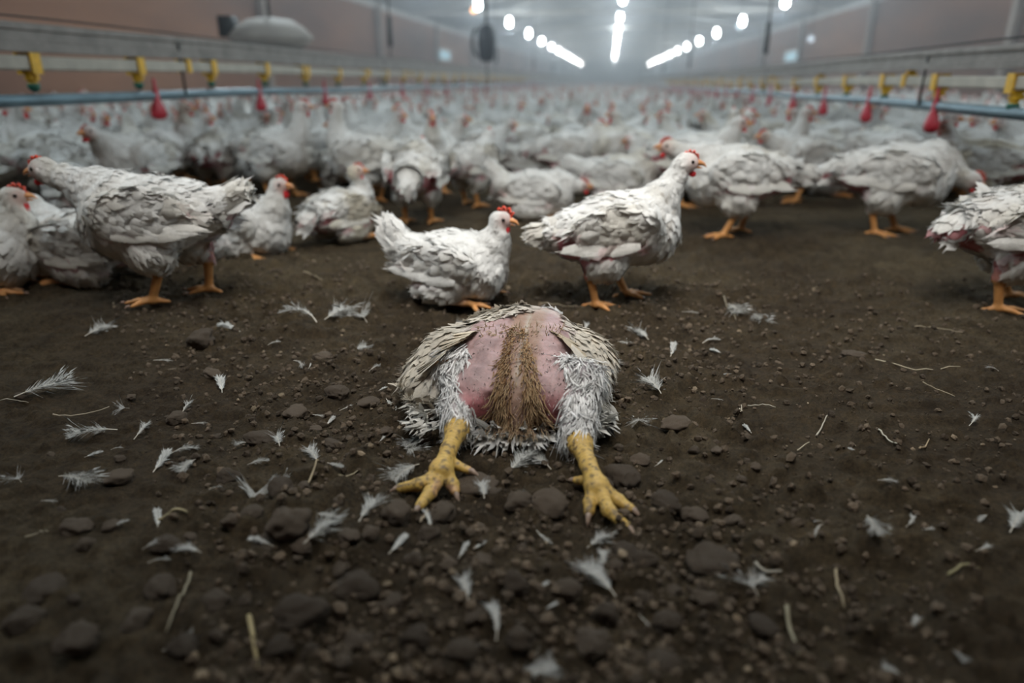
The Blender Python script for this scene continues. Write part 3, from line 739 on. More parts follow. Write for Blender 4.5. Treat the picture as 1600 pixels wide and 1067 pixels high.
FEATHERS = [ # quill end px,py, tip px,py, kind
 (130, 528, 175, 510, 'down'), (376, 527, 344, 515, 'flat'), (345, 613, 345, 590, 'flat'), (277, 646, 310, 628, 'curl'), (22, 630, 122, 608, 'down'), (203, 640, 180, 642, 'tuft'), (186, 678, 105, 689, 'down'),
 (204, 690, 246, 668, 'curl'), (132, 721, 163, 712, 'flat'), (175, 713, 195, 706, 'arc'), (236, 740, 270, 704, 'flat'), (265, 708, 312, 708, 'curl'), (310, 720, 275, 742, 'down'), (95, 748, 140, 768, 'down'), (388, 690, 366, 693, 'down'),
 (435, 698, 434, 676, 'down'), (242, 562, 268, 568, 'arc'), (505, 510, 545, 492, 'down'), (488, 522, 452, 503, 'curl'), (572, 505, 558, 494, 'tuft'), (545, 552, 575, 546, 'down'), (455, 569, 482, 580, 'arc'), (575, 582, 600, 576, 'curl'), (480, 583, 490, 575, 'arc'),
 (495, 722, 484, 700, 'down'), (486, 643, 508, 652, 'arc'), (508, 662, 524, 650, 'flat'), (605, 632, 618, 650, 'flat'), (528, 636, 556, 630, 'arc'), (388, 722, 420, 726, 'curl'), (513, 733, 538, 745, 'flat'), (590, 696, 606, 690, 'curl'), (670, 688, 630, 700, 'down'), (632, 700, 655, 712, 'tuft'), (622, 665, 640, 676, 'down'),
 (658, 735, 610, 762, 'down'), (34, 760, 22, 752, 'tuft'), (246, 835, 249, 800, 'flat'), (226, 872, 268, 866, 'curl'), (232, 892, 272, 880, 'arc'), (430, 873, 392, 858, 'flat'), (176, 832, 206, 826, 'curl'), (255, 1022, 312, 1010, 'down'), (318, 885, 284, 875, 'down'), (385, 800, 412, 770, 'tuft'), (443, 770, 445, 758, 'tuft'),
 (560, 842, 596, 806, 'down'), (476, 882, 528, 846, 'down'), (607, 890, 640, 858, 'flat'), (505, 815, 525, 842, 'curl'), (664, 852, 674, 808, 'arc'), (755, 804, 755, 776, 'down'), (715, 893, 735, 868, 'flat'), (738, 864, 762, 852, 'flat'), (730, 964, 724, 922, 'down'), (765, 1020, 785, 962, 'curl'), (718, 1030, 742, 1018, 'down'), (545, 920, 556, 912, 'arc'),
 (842, 835, 857, 865, 'arc'), (915, 862, 952, 842, 'down'), (938, 902, 944, 876, 'down'), (960, 948, 910, 898, 'down'), (840, 946, 856, 938, 'flat'), (852, 976, 870, 968, 'flat'), (1180, 950, 1156, 920, 'tuft'), (1168, 935, 1195, 925, 'down'), (795, 1060, 875, 1052, 'down'), (1000, 960, 1012, 985, 'arc'),
 (1030, 634, 1012, 608, 'down'), (1012, 530, 990, 512, 'down'), (1046, 560, 1056, 542, 'flat'), (1128, 552, 1110, 544, 'flat'), (1100, 538, 1120, 528, 'arc'), (1135, 475, 1158, 500, 'down'), (1178, 490, 1192, 506, 'down'), (1142, 594, 1130, 594, 'flat'), (998, 662, 998, 676, 'tuft'), (970, 680, 945, 678, 'down'), (968, 660, 938, 650, 'down'),
 (1172, 690, 1160, 676, 'flat'), (1336, 722, 1324, 716, 'flat'), (1558, 590, 1535, 584, 'curl'), (1505, 672, 1535, 662, 'curl'), (1366, 776, 1396, 788, 'curl'), (1350, 838, 1362, 876, 'down'), (1284, 852, 1258, 866, 'arc'), (1285, 838, 1262, 837, 'arc'), (1405, 842, 1430, 832, 'curl'), (1436, 848, 1455, 852, 'curl'), (1542, 812, 1524, 822, 'flat'), (1572, 840, 1598, 815, 'down'), (1515, 878, 1550, 880, 'curl'),
 (1400, 1066, 1382, 1055, 'down'), (1402, 986, 1445, 980, 'curl'), (1490, 1030, 1500, 1040, 'down'), (700, 516, 726, 508, 'down'), (968, 540, 985, 552, 'curl'), (940, 575, 970, 570, 'down'), (1068, 485, 1090, 494, 'arc'), (420, 545, 438, 538, 'arc'), (300, 655, 322, 662, 'arc'), (590, 612, 606, 606, 'flat'), (660, 640, 640, 630, 'down'),
 (860, 742, 830, 716, 'down'), (790, 752, 832, 720, 'down'), (818, 812, 812, 786, 'down'), (905, 520, 925, 512, 'curl'), (1020, 730, 1040, 722, 'arc'), (330, 790, 352, 782, 'arc'), (70, 790, 90, 800, 'arc'), (1110, 640, 1128, 646, 'arc')]
items = []
for i, (ax, ay, bx, by, kd) in enumerate(FEATHERS):
    a = at_z(ax, ay, 0); b = at_z(bx, by, 0); c = (a + b) / 2; d = b - a; Lw = float(np.hypot(d[0], d[1])); Lw = min(max(Lw, .016), .13)
    if abs(by - ay) > abs(bx - ax): Lw = min(Lw, .075)
    me, qm = FT[kd][i % 3]
    o = bpy.data.objects.new('loose_feather', me); COL.objects.link(o)
    rr = random.Random(i + 500)
    o.location = (c[0], c[1], gz(c[0], c[1]) + .005); o.rotation_euler = (rr.uniform(-.25, .25), rr.uniform(-.12, .05), math.atan2(d[1], d[0])); sc = Lw * .95
    o.scale = (sc, sc, sc)
    qo = bpy.data.objects.new('quill', qm); COL.objects.link(qo); qo.parent = o
    tag(o, None, 'feather', 'loose feathers on the barn floor')
    sz = 'large ' if Lw > .06 else 'small ' if Lw < .03 else ''
    items.append((o, sz + DESC[kd], (ax + bx) / 2, (ay + by) / 2))
label_ordinals(items)

STRAWS = [ # points px,py ; width m ; colour; description
 ([(1367, 566), (1410, 579), (1450, 584), (1498, 583)], .0022, (.42, .36, .25), 'long curved pale straw'), ([(1428, 514), (1465, 517), (1502, 530)], .0022, (.30, .25, .17), 'curved straw'),
 ([(85, 658), (120, 651), (172, 642)], .0018, (.45, .38, .28), 'long thin straw'), ([(0, 630), (24, 631), (45, 632)], .0015, (.42, .38, .3), 'thin straw'), ([(390, 968), (398, 1010), (404, 1052)], .0045, (.36, .29, .15), 'thick yellow straw'),
 ([(250, 821), (275, 820), (297, 822)], .0035, (.36, .31, .18), 'yellow straw'), ([(1370, 684), (1385, 697), (1398, 709)], .0022, (.5, .47, .38), 'short straight straw'), ([(1433, 716), (1444, 704), (1451, 690)], .0024, (.38, .29, .18), 'short straight straw'),
 ([(1303, 902), (1308, 930), (1318, 955)], .0028, (.34, .28, .18), 'short curved straw'), ([(1226, 966), (1236, 1005), (1244, 1045)], .0035, (.28, .25, .17), 'long bent straw'), ([(1475, 920), (1500, 908), (1528, 896)], .003, (.27, .24, .13), 'long straw'),
 ([(1178, 892), (1196, 906), (1218, 912)], .003, (.36, .33, .27), 'short bent straw'), ([(1275, 684), (1283, 672), (1290, 664)], .0022, (.48, .44, .36), 'pale twig'), ([(1150, 645), (1158, 660), (1157, 642)], .002, (.48, .42, .32), 'pale twig'),
 ([(1168, 636), (1190, 642), (1210, 648)], .0018, (.42, .38, .3), 'thin straw'), ([(1245, 710), (1257, 700), (1264, 696)], .0018, (.4, .35, .25), 'short straight straw'), ([(668, 800), (662, 828), (658, 840)], .003, (.38, .31, .22), 'broad dry straw'),
 ([(1440, 604), (1470, 610), (1492, 620)], .0018, (.3, .25, .17), 'curved straw'), ([(846, 480), (880, 477), (912, 484)], .0022, (.36, .3, .2), 'curved straw'), ([(475, 436), (500, 438), (530, 440)], .0022, (.36, .3, .2), 'curved straw'), ([(1130, 472), (1142, 488), (1150, 498)], .002, (.34, .3, .22), 'short bent straw'),
 ([(300, 905), (285, 950), (262, 1000)], .003, (.22, .19, .13), 'long bent straw'), ([(40, 845), (62, 838), (80, 848)], .002, (.3, .26, .18), 'short bent straw'), ([(532, 764), (548, 748), (560, 735)], .0022, (.3, .25, .16), 'short bent straw'), ([(480, 760), (495, 742), (500, 735)], .003, (.34, .28, .18), 'broad dry straw')]
items = []
for k, (pts, wd, col, ds) in enumerate(STRAWS):
    W = np.array([at_z(x, y, .0) for x, y in pts]); c = W.mean(0); u = np.linspace(0, 1, 9)
    n = len(W)
    P = np.stack([np.interp(u, np.linspace(0, 1, n), W[:, j]) for j in range(3)], 1); P[1:-1] = (P[:-2] + 2 * P[1:-1] + P[2:]) / 4
    P[:, 2] = [gz(x, y) + .005 for x, y in P[:, :2]]
    P[1:-1, 2] = (P[:-2, 2] + P[2:, 2]) / 2
    c[2] = P[:, 2].min(); mb = MB(); add_tube(mb, P - c, wd * np.linspace(.6, .35, 9), 6, col); o = mb.build('straw', M_STRAW, loc=c)
    tag(o, None, 'straw', 'pieces of straw on the barn floor'); items.append((o, ds, pts[1][0], pts[1][1]))
label_ordinals(items)

# ------------------------------------------------------------------ the dead hen
def build_dead_hen():
    rng = np.random.RandomState(3)
    O = at_z(808, 640, 0); O[2] = 0; OZ = gz(O[0], O[1]) + .001
    def w(px, py, z): return at_z(px, py, z) - O
    x0 = w(808, 600, .08)[0]; yb = 1.02 - O[1]
    P = []
    def A(pr, k, flow, ln, kind): P.append((pr, k, flow, ln, kind))
    A(ell((x0, yb, .052), (.078, .16, .066)), .02, (0, -1, -.3), .03, 'back')
    A(ell((x0, yb - .085, .045), (.066, .085, .048)), .03, (0, -1, -.3), .03, 'back')
    A(cone((x0, yb - .12, .035), (x0, yb - .162, .014), .032, .018), .03, (0, -1, -.3), .03, 'rump')
    for px, py in ((748, 612), (868, 618)): 
        c = w(px, py, .055); A(ell(c, (.034, .055, .040)), .02, (0, -1, -.4), .03, 'hip')
    for px, py, sg in ((762, 552, -1), (856, 552, 1)): A(ell(w(px, py, .085), (.038, .07, .034)), .02, (0, -1, -.4), .03, 'back')
    # wings folded along the ground at both sides
    A(ell(w(690, 585, .05), (.062, .075, .034), rotZ(.5) @ rotY(-.35)), .015, (-.75, -.8, -.5), .028, 'wing')
    A(ell(w(718, 552, .075), (.055, .055, .034), rotZ(.3)), .02, (-.8, -.5, -.4), .024, 'wing')
    A(ell(w(917, 585, .05), (.040, .085, .042), rotZ(-.25)), .015, (.45, -1, -.6), .028, 'wing')
    A(ell(w(890, 552, .075), (.050, .055, .036)), .02, (.6, -.7, -.5), .024, 'wing')
    A(ell(w(808, 535, .07), (.10, .08, .048)), .03, (0, -.6, -.1), .03, 'shoulder')
    kl, hl = w(716, 580, .072), w(713, 668, .034)
    kr, hr = w(908, 603, .070), w(902, 690, .032)
    for k_, h_, r0, r1 in ((kl, hl, .026, .017), (kr, hr, .029, .017)):
        A(cone(k_, h_, r0, r1), .012, tuple(h_ - k_), .026, 'shin')
    A(cone(w(750, 585, .062), kl, .034, .026), .02, (-.3, -1, -.5), .028, 'shin'); A(cone(w(868, 595, .062), kr, .034, .028), .02, (.3, -1, -.5), .028, 'shin')
    A(cone((x0 + .02, yb + .13, .05), (x0 + .06, yb + .15, .03), .045, .026), .02, (0, 1, 0), .02, 'neck')
    A(ell((x0 + .075, yb + .145, .026), (.03, .024, .022)), .01, (0, 1, 0), .02, 'neck')
    prims = [(p, k) for p, k, *_ in P]; kinds = [p[4] for p in P]
    allp = np.array([[0, 0, 0]]); lo = np.array([-.26, -.2, -.004]); hi = np.array([.26, .42, .16])
    rough = lambda g: ((fbm(g * 38, 3, 4) - .5) * .009 + (fbm(g * 110, 2, 6) - .5) * .004).astype(np.float32)
    V, Fq = nets(prims, lo, hi, .0034, floor=.0005, rough=rough)
    def wk(Q, *ks):
        D = np.stack([dist(p[0], Q) for p in P], 1); W_ = np.exp(-np.clip(D, -.02, .2) / .006); W_ /= W_.sum(1, keepdims=True)
        return W_[:, [i for i, k in enumerate(kinds) if k in ks]].sum(1), W_
    def colours(Q):
        skin, _ = wk(Q, 'back', 'rump', 'hip'); n1 = fbm(Q * 22, 3, 2)[:, None]; n2 = fbm(Q * 60, 2, 12)[:, None]
        skin = sm(skin, .25, .6)[:, None]
        pk = np.array([.54, .36, .35]) * (1 - n1 * .4)
        low = (1 - sm(Q[:, 2], .045, .085))[:, None] * sm(np.abs(Q[:, 0] - x0), .02, .045)[:, None]
        pk = pk * (1 - low * .95) + np.array([.55, .17, .19]) * low * .95
        pk = pk * (1 - .3 * sm(n2, .5, .75)) 
        tr = sm(.034 - np.abs(Q[:, 0] - x0), 0, .016)[:, None] * .75          # dirty tracts beside the spine
        pk = pk * (1 - tr) + np.array([.30, .19, .12]) * tr
        bl = np.exp(-(((Q[:, 0] - x0) / .004) ** 2))[:, None] * sm(Q[:, 2], .07, .09)[:, None] * .6
        pk = pk * (1 - bl) + np.array([.5, .45, .38]) * bl
        wng, _ = wk(Q, 'wing', 'shoulder'); cr = np.array([.72, .65, .54]) * (1 - .35 * n1); wh = np.array([.70, .68, .66]) * (1 - .2 * n2)
        base = wh * (1 - wng[:, None]) + cr * wng[:, None]
        return base * (1 - skin) + pk * skin, skin[:, 0], wng
    c, sk, _ = colours(V)
    mb = MB(); shv, _ = wk(V, 'shin'); shv = sm(shv, .4, .7)[:, None] * .75; c = c * (1 - shv) + np.array([.42, .36, .38]) * shv
    mb.add(V, Fq, c * .95, np.where(sk[Fq].mean(1) > .5, 2, 0))
    # contour feathers off the bare skin
    n = 5200; Q, Nn = sample(V, Fq, n, rng); cc, sk, wg = colours(Q); _, W_ = wk(Q, 'back')
    fl = sum(W_[:, i:i + 1] * nrm(np.array(p[2], float)) for i, p in enumerate(P)); ln = sum(W_[:, i] * p[3] for i, p in enumerate(P))
    shin, _ = wk(Q, 'shin')
    k = (sk < .35) & (Q[:, 2] > .006) & (shin < .6)
    fl = fl + rng.randn(n, 3) * .34
    feathers(mb, Q[k], fl[k], Nn[k], ln[k] * rng.uniform(.6, 1.1, k.sum()), ln[k] * .24, rng.uniform(.0, .05, k.sum()), cc[k] * rng.uniform(.8, 1.1, (k.sum(), 1)), 0, 3, ragged=.7, rng=rng)
    # thin wet white feathers on the legs
    k = shin > .45; n = k.sum(); 
    for rep in range(6):
        feathers(mb, Q[k] + rng.randn(n, 3) * .003, nrm(fl[k]) + rng.randn(n, 3) * .16, Nn[k], rng.uniform(.012, .026, n), .0011, rng.uniform(.0, .14, n), np.array([.86, .85, .83]) * rng.uniform(.7, 1.1, (n, 1)), 0, 3, ragged=.9, rng=rng)
    # long wing feathers fanned over the wing at each side
    def fan(p0, p1, q0, q1, m, z0, z1, W, L=1.0, col=(.72, .66, .56)):
        for i in range(m):
            t = i / (m - 1); a = w(p0[0] + (p1[0] - p0[0]) * t, p0[1] + (p1[1] - p0[1]) * t, z0); b = w(q0[0] + (q1[0] - q0[0]) * t, q0[1] + (q1[1] - q0[1]) * t, z1)
            d = b - a; nn = nrm(np.cross(np.cross(d, np.array([0, 0, 1.])), d)); nn = nn if nn[2] > 0 else -nn
            feathers(mb, a[None] + nn * .004 * rng.rand(), (d + rng.randn(3) * .008)[None], nn[None], float(np.linalg.norm(d)) * L * rng.uniform(.9, 1.08), W * .85, .015, np.array(col) * rng.uniform(.85, 1.15), 0, 5, ragged=.3, rng=rng)
    fan((735, 535), (712, 560), (640, 578), (668, 640), 22, .098, .022, .015)
    fan((728, 532), (700, 556), (664, 548), (650, 600), 20, .106, .055, .013, col=(.70, .63, .52))
    fan((745, 525), (720, 540), (690, 530), (680, 560), 18, .118, .088, .012, col=(.64, .55, .42))
    fan((880, 535), (895, 560), (940, 570), (936, 650), 24, .100, .020, .013)
    fan((872, 528), (892, 548), (925, 552), (945, 610), 18, .110, .055, .012, col=(.70, .64, .55))
    fan((850, 520), (880, 535), (900, 530), (915, 565), 16, .118, .09, .012, col=(.58, .49, .36))
    # stained quills through the wing
    tt_ = rng.rand(42); a = np.array([w(728 - 40 * t_ + rng.uniform(-8, 8), 533 + 34 * t_ + rng.uniform(-5, 5), .108 - .012 * t_) for t_ in tt_]); b = np.array([w(655 - 4 * t_, 558 + 50 * t_, .062 - .02 * t_) for t_ in tt_])
    wisps(mb, a, b - a, rng.uniform(.025, .05, 42), .0010, (.30, .17, .08), 0, .05, rng, (.52, .42, .30))
    a = np.array([w(rng.uniform(745, 880), rng.uniform(513, 530), .118) for _ in range(170)]); wisps(mb, a, rng.randn(170, 3) * .5 + [0, -.5, .35], rng.uniform(.006, .016, 170), .0010, (.40, .28, .16), 0, .5, rng, (.62, .52, .38))
    n_ = 240; an = rng.uniform(0, 1, n_); sd = rng.rand(n_) < .5     # frayed outer edge of both wings
    a = np.array([w(*((640 + 22 * q, 575 + 70 * q) if l else (942 - 4 * q, 565 + 80 * q)), .040 - .018 * q) for q, l in zip(an, sd)])
    wisps(mb, a, np.stack([np.where(sd, -1., .9), -.7 - 0 * an, -.25 + 0 * an], 1) + rng.randn(n_, 3) * .35, rng.uniform(.012, .030, n_), .0008, (.70, .67, .60), 0, .6, rng)
    # pin feathers: march the picture rays onto the skin only to find where the tracts run
    def hit(px, py):
        d = ray(px, py); t = .7
        o = CAM - O
        for _ in range(60):
            p = o + d * t; x = float(field(prims, p[None].astype(float))[0])
            if x < .0006: return p
            t += max(x * .7, .0015)
            if t > 1.8: return None
        return None
    pins = []; 
    for i in range(950):
        v = rng.rand(); py = 520 + v * 160
        half = 14 + 34 * min(v * 1.25, 1) - 30 * max(v - .82, 0) / .18
        u = rng.choice([-1, 1]) * abs(rng.normal(.62, .22)); u = max(-1.15, min(1.15, u))
        p = hit(808 + u * half, py)
        if p is not None and (p[2] > .012): pins.append((p, u, v))
    pp = np.array([p for p, _, _ in pins]); uu = np.array([u for _, u, _ in pins]); vv = np.array([v for _, _, v in pins]); n = len(pp)
    e = 1e-3; G = np.stack([field(prims, pp + np.eye(3)[j] * e) - field(prims, pp - np.eye(3)[j] * e) for j in range(3)], 1); G = nrm(G)
    pp = pp + G * .0035
    td = np.stack([uu * .35 * (1 - 1.5 * np.clip(vv - .7, 0, 1)), np.full(n, -1.0), np.full(n, -.55)], 1) + rng.randn(n, 3) * .22
    td = nrm(td - G * (td * G).sum(1, keepdims=True)) + G * rng.uniform(.12, .55, (n, 1))
    L = rng.uniform(.008, .019, n) * (.7 + .65 * vv)
    pal = np.array([[.30, .13, .05], [.38, .20, .09], [.15, .07, .03], [.50, .36, .22]]); pc = pal[rng.randint(0, 4, n)]
    wisps(mb, pp, td, L, .0013, pc * (.9 - .45 * vv[:, None]), 0, .35, rng, (.60, .42, .24))
    # fine pale pins on the pink flanks
    fp = [hit(rng.uniform(740, 884), rng.uniform(540, 672)) for _ in range(330)]; fp = np.array([p for p in fp if p is not None and p[2] > .01]); n = len(fp)
    wisps(mb, fp, np.tile([0, -1, -.3], (n, 1)) + rng.randn(n, 3) * .5 + [0, 0, .2], rng.uniform(.003, .008, n), .0006, (.60, .48, .45), 0, .4, rng)
    # dark specks of dirt
    dk = [hit(rng.uniform(650, 940), rng.uniform(520, 690)) for _ in range(190)]; dk = np.array([p for p in dk if p is not None and p[2] > .008]); n = len(dk)
    wisps(mb, dk + [0, -.001, .001], rng.randn(n, 3), rng.uniform(.002, .006, n), .0009, (.05, .04, .03), 0, .8, rng)
    # dark wet spikes round the vent, white fluff under it
    n = 150; a = np.array([w(rng.normal(806, 24), rng.uniform(660, 686), .026) for _ in range(n)])
    wisps(mb, a, np.stack([(a[:, 0] - x0) * 9, np.full(n, -1.), rng.uniform(-.7, .3, n)], 1), rng.uniform(.010, .022, n), .0011, (.16, .09, .05), 0, .5, rng, (.52, .42, .28))
    n = 150; px_ = np.concatenate([rng.normal(768, 20, 70), rng.normal(838, 22, 80)]); a = np.array([w(x, rng.uniform(664, 696), .014) for x in px_])
    feathers(mb, a, np.stack([(a[:, 0] - x0) * 8, np.full(n, -1.), rng.uniform(-.5, .3, n)], 1), np.tile([0, 0, 1.], (n, 1)) + rng.randn(n, 3) * .3, rng.uniform(.018, .038, n), .0045, .12, np.array([.66, .65, .62]) * rng.uniform(.7, 1.1, (n, 1)), 0, 3, ragged=.9, rng=rng)
    n = 110; a = np.array([w(x, y, .02) for x, y in zip(np.concatenate([rng.uniform(648, 700, 55), rng.uniform(915, 952, 55)]), rng.uniform(628, 672, n))])
    feathers(mb, a, np.stack([np.sign(a[:, 0] - x0) * .5, np.full(n, -1.), rng.uniform(-.5, .2, n)], 1) + rng.randn(n, 3) * .3, np.tile([0, 0, 1.], (n, 1)) + rng.randn(n, 3) * .3, rng.uniform(.02, .035, n), .0045, .1, np.array([.62, .60, .55]) * rng.uniform(.7, 1.1, (n, 1)), 0, 3, ragged=.9, rng=rng)
    o = mb.build('dead_hen', [M_PLUME, M_LEG, M_SKIN], loc=(O[0], O[1], OZ))
    tag(o, 'dead hen lying face down with bare pink back and splayed yellow legs', 'dead chicken')
    # yellow feet: shank, toes and claws, one continuous surface each
    def foot(name, hock, ankle, toes, hal, label):
        Q = [(cone(hock + np.array([0, .006, 0]), (hock + ankle) / 2, .0145, .0105), .006), (cone((hock + ankle) / 2, ankle, .0105, .0120), .006), (ell(ankle, (.016, .016, .012)), .006), (ell(hock, (.017, .018, .016)), .006)]
        claws = []
        for t in toes:
            for j in range(len(t) - 1):
                r0 = .0088 - .0018 * j / max(1, len(t) - 1); Q.append((cone(t[j], t[j + 1], r0, r0 - .0016), .0028))
                if j: Q.append((ell(t[j], (r0 * 1.12, r0 * 1.12, r0 * 1.05)), .002))
            d = nrm(t[-1] - t[-2]); claws.append((t[-1], d))
        Q.append((cone(hal[0], hal[1], .0070, .0052), .004)); claws.append((hal[1], nrm(hal[1] - hal[0])))
        allq = np.array([hock, ankle, hal[1]] + [x for t in toes for x in t]); lo = allq.min(0) - .03; hi = allq.max(0) + .03; lo[2] = -.003
        fine = lambda g: ((fbm(g * 220, 2, 9) - .5) * .0016).astype(np.float32)
        V, Fq = nets(Q, lo, hi, .0021, floor=.0, rough=fine)
        ax = nrm(ankle - hock); s = (V - hock) @ ax; band = .5 + .5 * np.sin(s * 950)
        n1 = fbm(V * 60, 3, 3); n2 = fbm(V * 230, 2, 13)
        c = np.array([.66, .43, .11]) * (1 - .22 * n1)[:, None]; c = c * (1 - .14 * band[:, None] * (np.abs(s - .05) < .07)[:, None])
        toe_b = .5 + .5 * np.sin(np.linalg.norm(V - ankle, axis=1) * 1300); c *= (1 - .12 * toe_b)[:, None]
        dirt = sm(n2 * (.7 + .6 * n1), .58, .68)[:, None]; c = c * (1 - dirt * .8) + np.array([.10, .07, .04]) * dirt * .8
        pk = sm(fbm(V * 34, 2, 23), .62, .75)[:, None] * .35; c = c * (1 - pk) + np.array([.6, .32, .22]) * pk
        m = MB(); m.add(V, Fq, c); f = m.build('foot', M_LEG, o); f['label'] = label
        for e, d in claws:
            q = MB(); add_tube(q, [e - d * .002, e + d * .006 + [0, 0, .0015], e + d * .012 + [0, 0, -.001], e + d * .017 + [0, 0, -.005]], [.0045, .0038, .0024, .0006], 8); q.build('claw', M_CLAW, f)
    foot('foot', w(714, 676, .034), w(690, 738, .022), [[w(682, 748, .018), w(655, 762, .014), w(627, 768, .008)], [w(688, 752, .016), w(672, 775, .012), w(657, 795, .007)], [w(700, 748, .016), w(707, 762, .010), w(711, 773, .006)]], (w(705, 728, .018), w(732, 740, .014)), 'yellow scaly left-hand foot with spread toes')
    foot('foot', w(906, 698, .033), w(932, 764, .022), [[w(926, 775, .018), w(922, 790, .012), w(920, 806, .007)], [w(941, 778, .018), w(950, 802, .014), w(978, 828, .008)], [w(950, 775, .016), w(966, 788, .010), w(984, 800, .007)]], (w(922, 755, .014), w(900, 756, .006)), 'yellow scaly right-hand foot with long dark claw')
    return o
build_dead_hen()

# ------------------------------------------------------------------ living hens near the bare ground (placed and posed one by one)
def key_bird(px, py, ang, s, label, **kw):
    o = make_bird(label, None, **kw); p = put(o, px, py, ang, s * .765); o.location.z = gz(p[0], p[1]) - .001; KEYPOS.append((p[0], p[1], s)); return o
KEYPOS = []
key_bird(262, 474, 184, 1.19, 'white hen standing sideways at the left, head stretched low and forward', seed=21, legx=-.045, neck=(.245, .318), nod=.15, pitch=.06, tail=.45, bare=.55, stride=.045, neck_r=1.15, fat=1.0, dirty=.35)
key_bird(150, 436, 176, 1.12, 'white hen resting on the ground behind the legs of the standing hen at the left', seed=22, sit=True, neck=(.17, .335), nod=.1, tail=.1, bare=.5, dirty=.5, fat=1.15)
key_bird(-30, 452, 20, 1.15, 'hen with red comb and wattle cut off by the left edge', seed=23, sit=True, neck=(.14, .36), comb=1.0, wat=1.5, tail=.3, bare=.2, dirty=.4, fat=1.2)
key_bird(392, 398, -8, 1.05, 'white hen sitting behind the standing hen, facing right with red face', seed=24, sit=True, neck=(.155, .365), tail=.2, bare=.1, wat=1.3, comb=1.0, dirty=.2)
key_bird(540, 378, 68, .98, 'sitting hen seen from behind with brown patch, head turned right', seed=25, sit=True, neck=(.08, .385), turn=-.9, tail=-.5, bare=1.3, dirty=.9, lowtail=True)
key_bird(712, 476, -7, .95, 'white hen sitting just behind the dead hen, facing right', seed=26, sit=True, neck=(.150, .362), nod=.12, tail=1.0, taillen=1.25, bare=.25, dirty=.12, comb=1.25, wat=1.4, fat=1.1)
key_bird(958, 474, 8, 1.07, 'white hen walking to the right behind the dead hen, neck raised', seed=27, neck=(.170, .385), nod=.06, pitch=.22, tail=-.25, taillen=.75, bare=1.15, stride=.05, dirty=.45, neck_r=.95)
key_bird(655, 350, 95, 1.14, 'hen standing tail towards the sitting hen, bare pink rump between white thighs', seed=28, neck=(.16, .30), tail=-.7, pitch=.15, bare=1.6, dirty=.5, stride=.0, fat=1.15)
key_bird(738, 322, 70, 1.08, 'hen standing with its back turned, just right of the pink-rumped hen', seed=29, neck=(.17, .33), tail=-.4, bare=.6, dirty=.6)
key_bird(575, 318, 172, 1.20, 'tall hen with raised neck standing behind the sitting brown-patched hen', seed=30, neck=(.12, .42), tail=.1, bare=.3, dirty=.3, nod=-.05)
key_bird(838, 340, 5, 1.08, 'white hen lying low with upturned tail, behind the head of the sitting hen', seed=31, sit=True, neck=(.20, .25), tail=1.1, taillen=1.2, bare=.3, dirty=.4)
key_bird(965, 318, -2, 1.20, 'long-backed white hen half hidden behind the walking hen', seed=32, sit=True, neck=(.22, .27), tail=.5, bare=.3, dirty=.5)
key_bird(1140, 366, 182, 1.25, 'white hen standing to the right of the walking hen, with pink flank', seed=33, neck=(.23, .30), tail=-.2, bare=1.1, stride=.04, dirty=.4)
key_bird(1240, 314, 195, 1.14, 'white hen with drooping tail behind the pink-flanked hen', seed=34, neck=(.19, .31), tail=-.5, bare=.7, dirty=.5)
key_bird(1385, 366, -12, 1.25, 'white hen bending its head down to peck, at the right', seed=35, neck=(.22, .20), nod=.55, tail=-.35, bare=1.1, stride=.04, dirty=.5)
key_bird(1570, 474, 14, 1.16, 'large hen cut off by the right edge, ragged tail and bare purple flank', seed=36, neck=(.20, .36), tail=-.5, taillen=.85, bare=1.7, stride=.06, dirty=.35, fat=1.1)
key_bird(435, 296, 100, 1.14, 'hen seen from behind with pink rump, behind the red-faced sitting hen', seed=37, neck=(.15, .31), tail=-.6, bare=1.6, dirty=.5)
key_bird(262, 300, 18, 1.20, 'hen with pale yellowish head facing right behind the standing hen', seed=38, neck=(.15, .40), tail=.1, bare=.4, dirty=.6, comb=.6)
key_bird(110, 318, 195, 1.28, 'large white hen at the left facing the camera with thin red comb', seed=39, neck=(.14, .40), turn=.8, tail=.2, bare=.2, dirty=.3, fat=1.15)
key_bird(340, 275, -70, 1.14, 'hen with red comb peering out between the pale-headed hen and the rumps', seed=40, neck=(.15, .40), turn=.5, tail=.1, bare=.3, dirty=.3)
key_bird(1000, 290, 178, 1.16, 'hen with bright red face and wattle looking left behind the walking hen', seed=41, neck=(.16, .375), wat=1.5, tail=.0, bare=.3, dirty=.3)
key_bird(1140, 283, 180, 1.14, 'hen with pale cream head looking left above the pink-flanked hen', seed=42, neck=(.18, .375), comb=.5, wat=.4, tail=.1, bare=.3, dirty=.8)
key_bird(885, 298, 10, 1.14, 'standing hen with pink flank and orange leg beside the dark gap', seed=43, neck=(.16, .34), tail=-.4, bare=1.3, dirty=.4)
key_bird(15, 300, 10, 1.20, 'hen with red comb at the left edge under the blue pipe', seed=44, neck=(.15, .40), wat=1.3, tail=.2, bare=.3, dirty=.3)
key_bird(1520, 330, 150, 1.16, 'hen with brown-stained head right of the pecking hen', seed=45, neck=(.17, .35), tail=-.1, bare=.7, dirty=1.0)

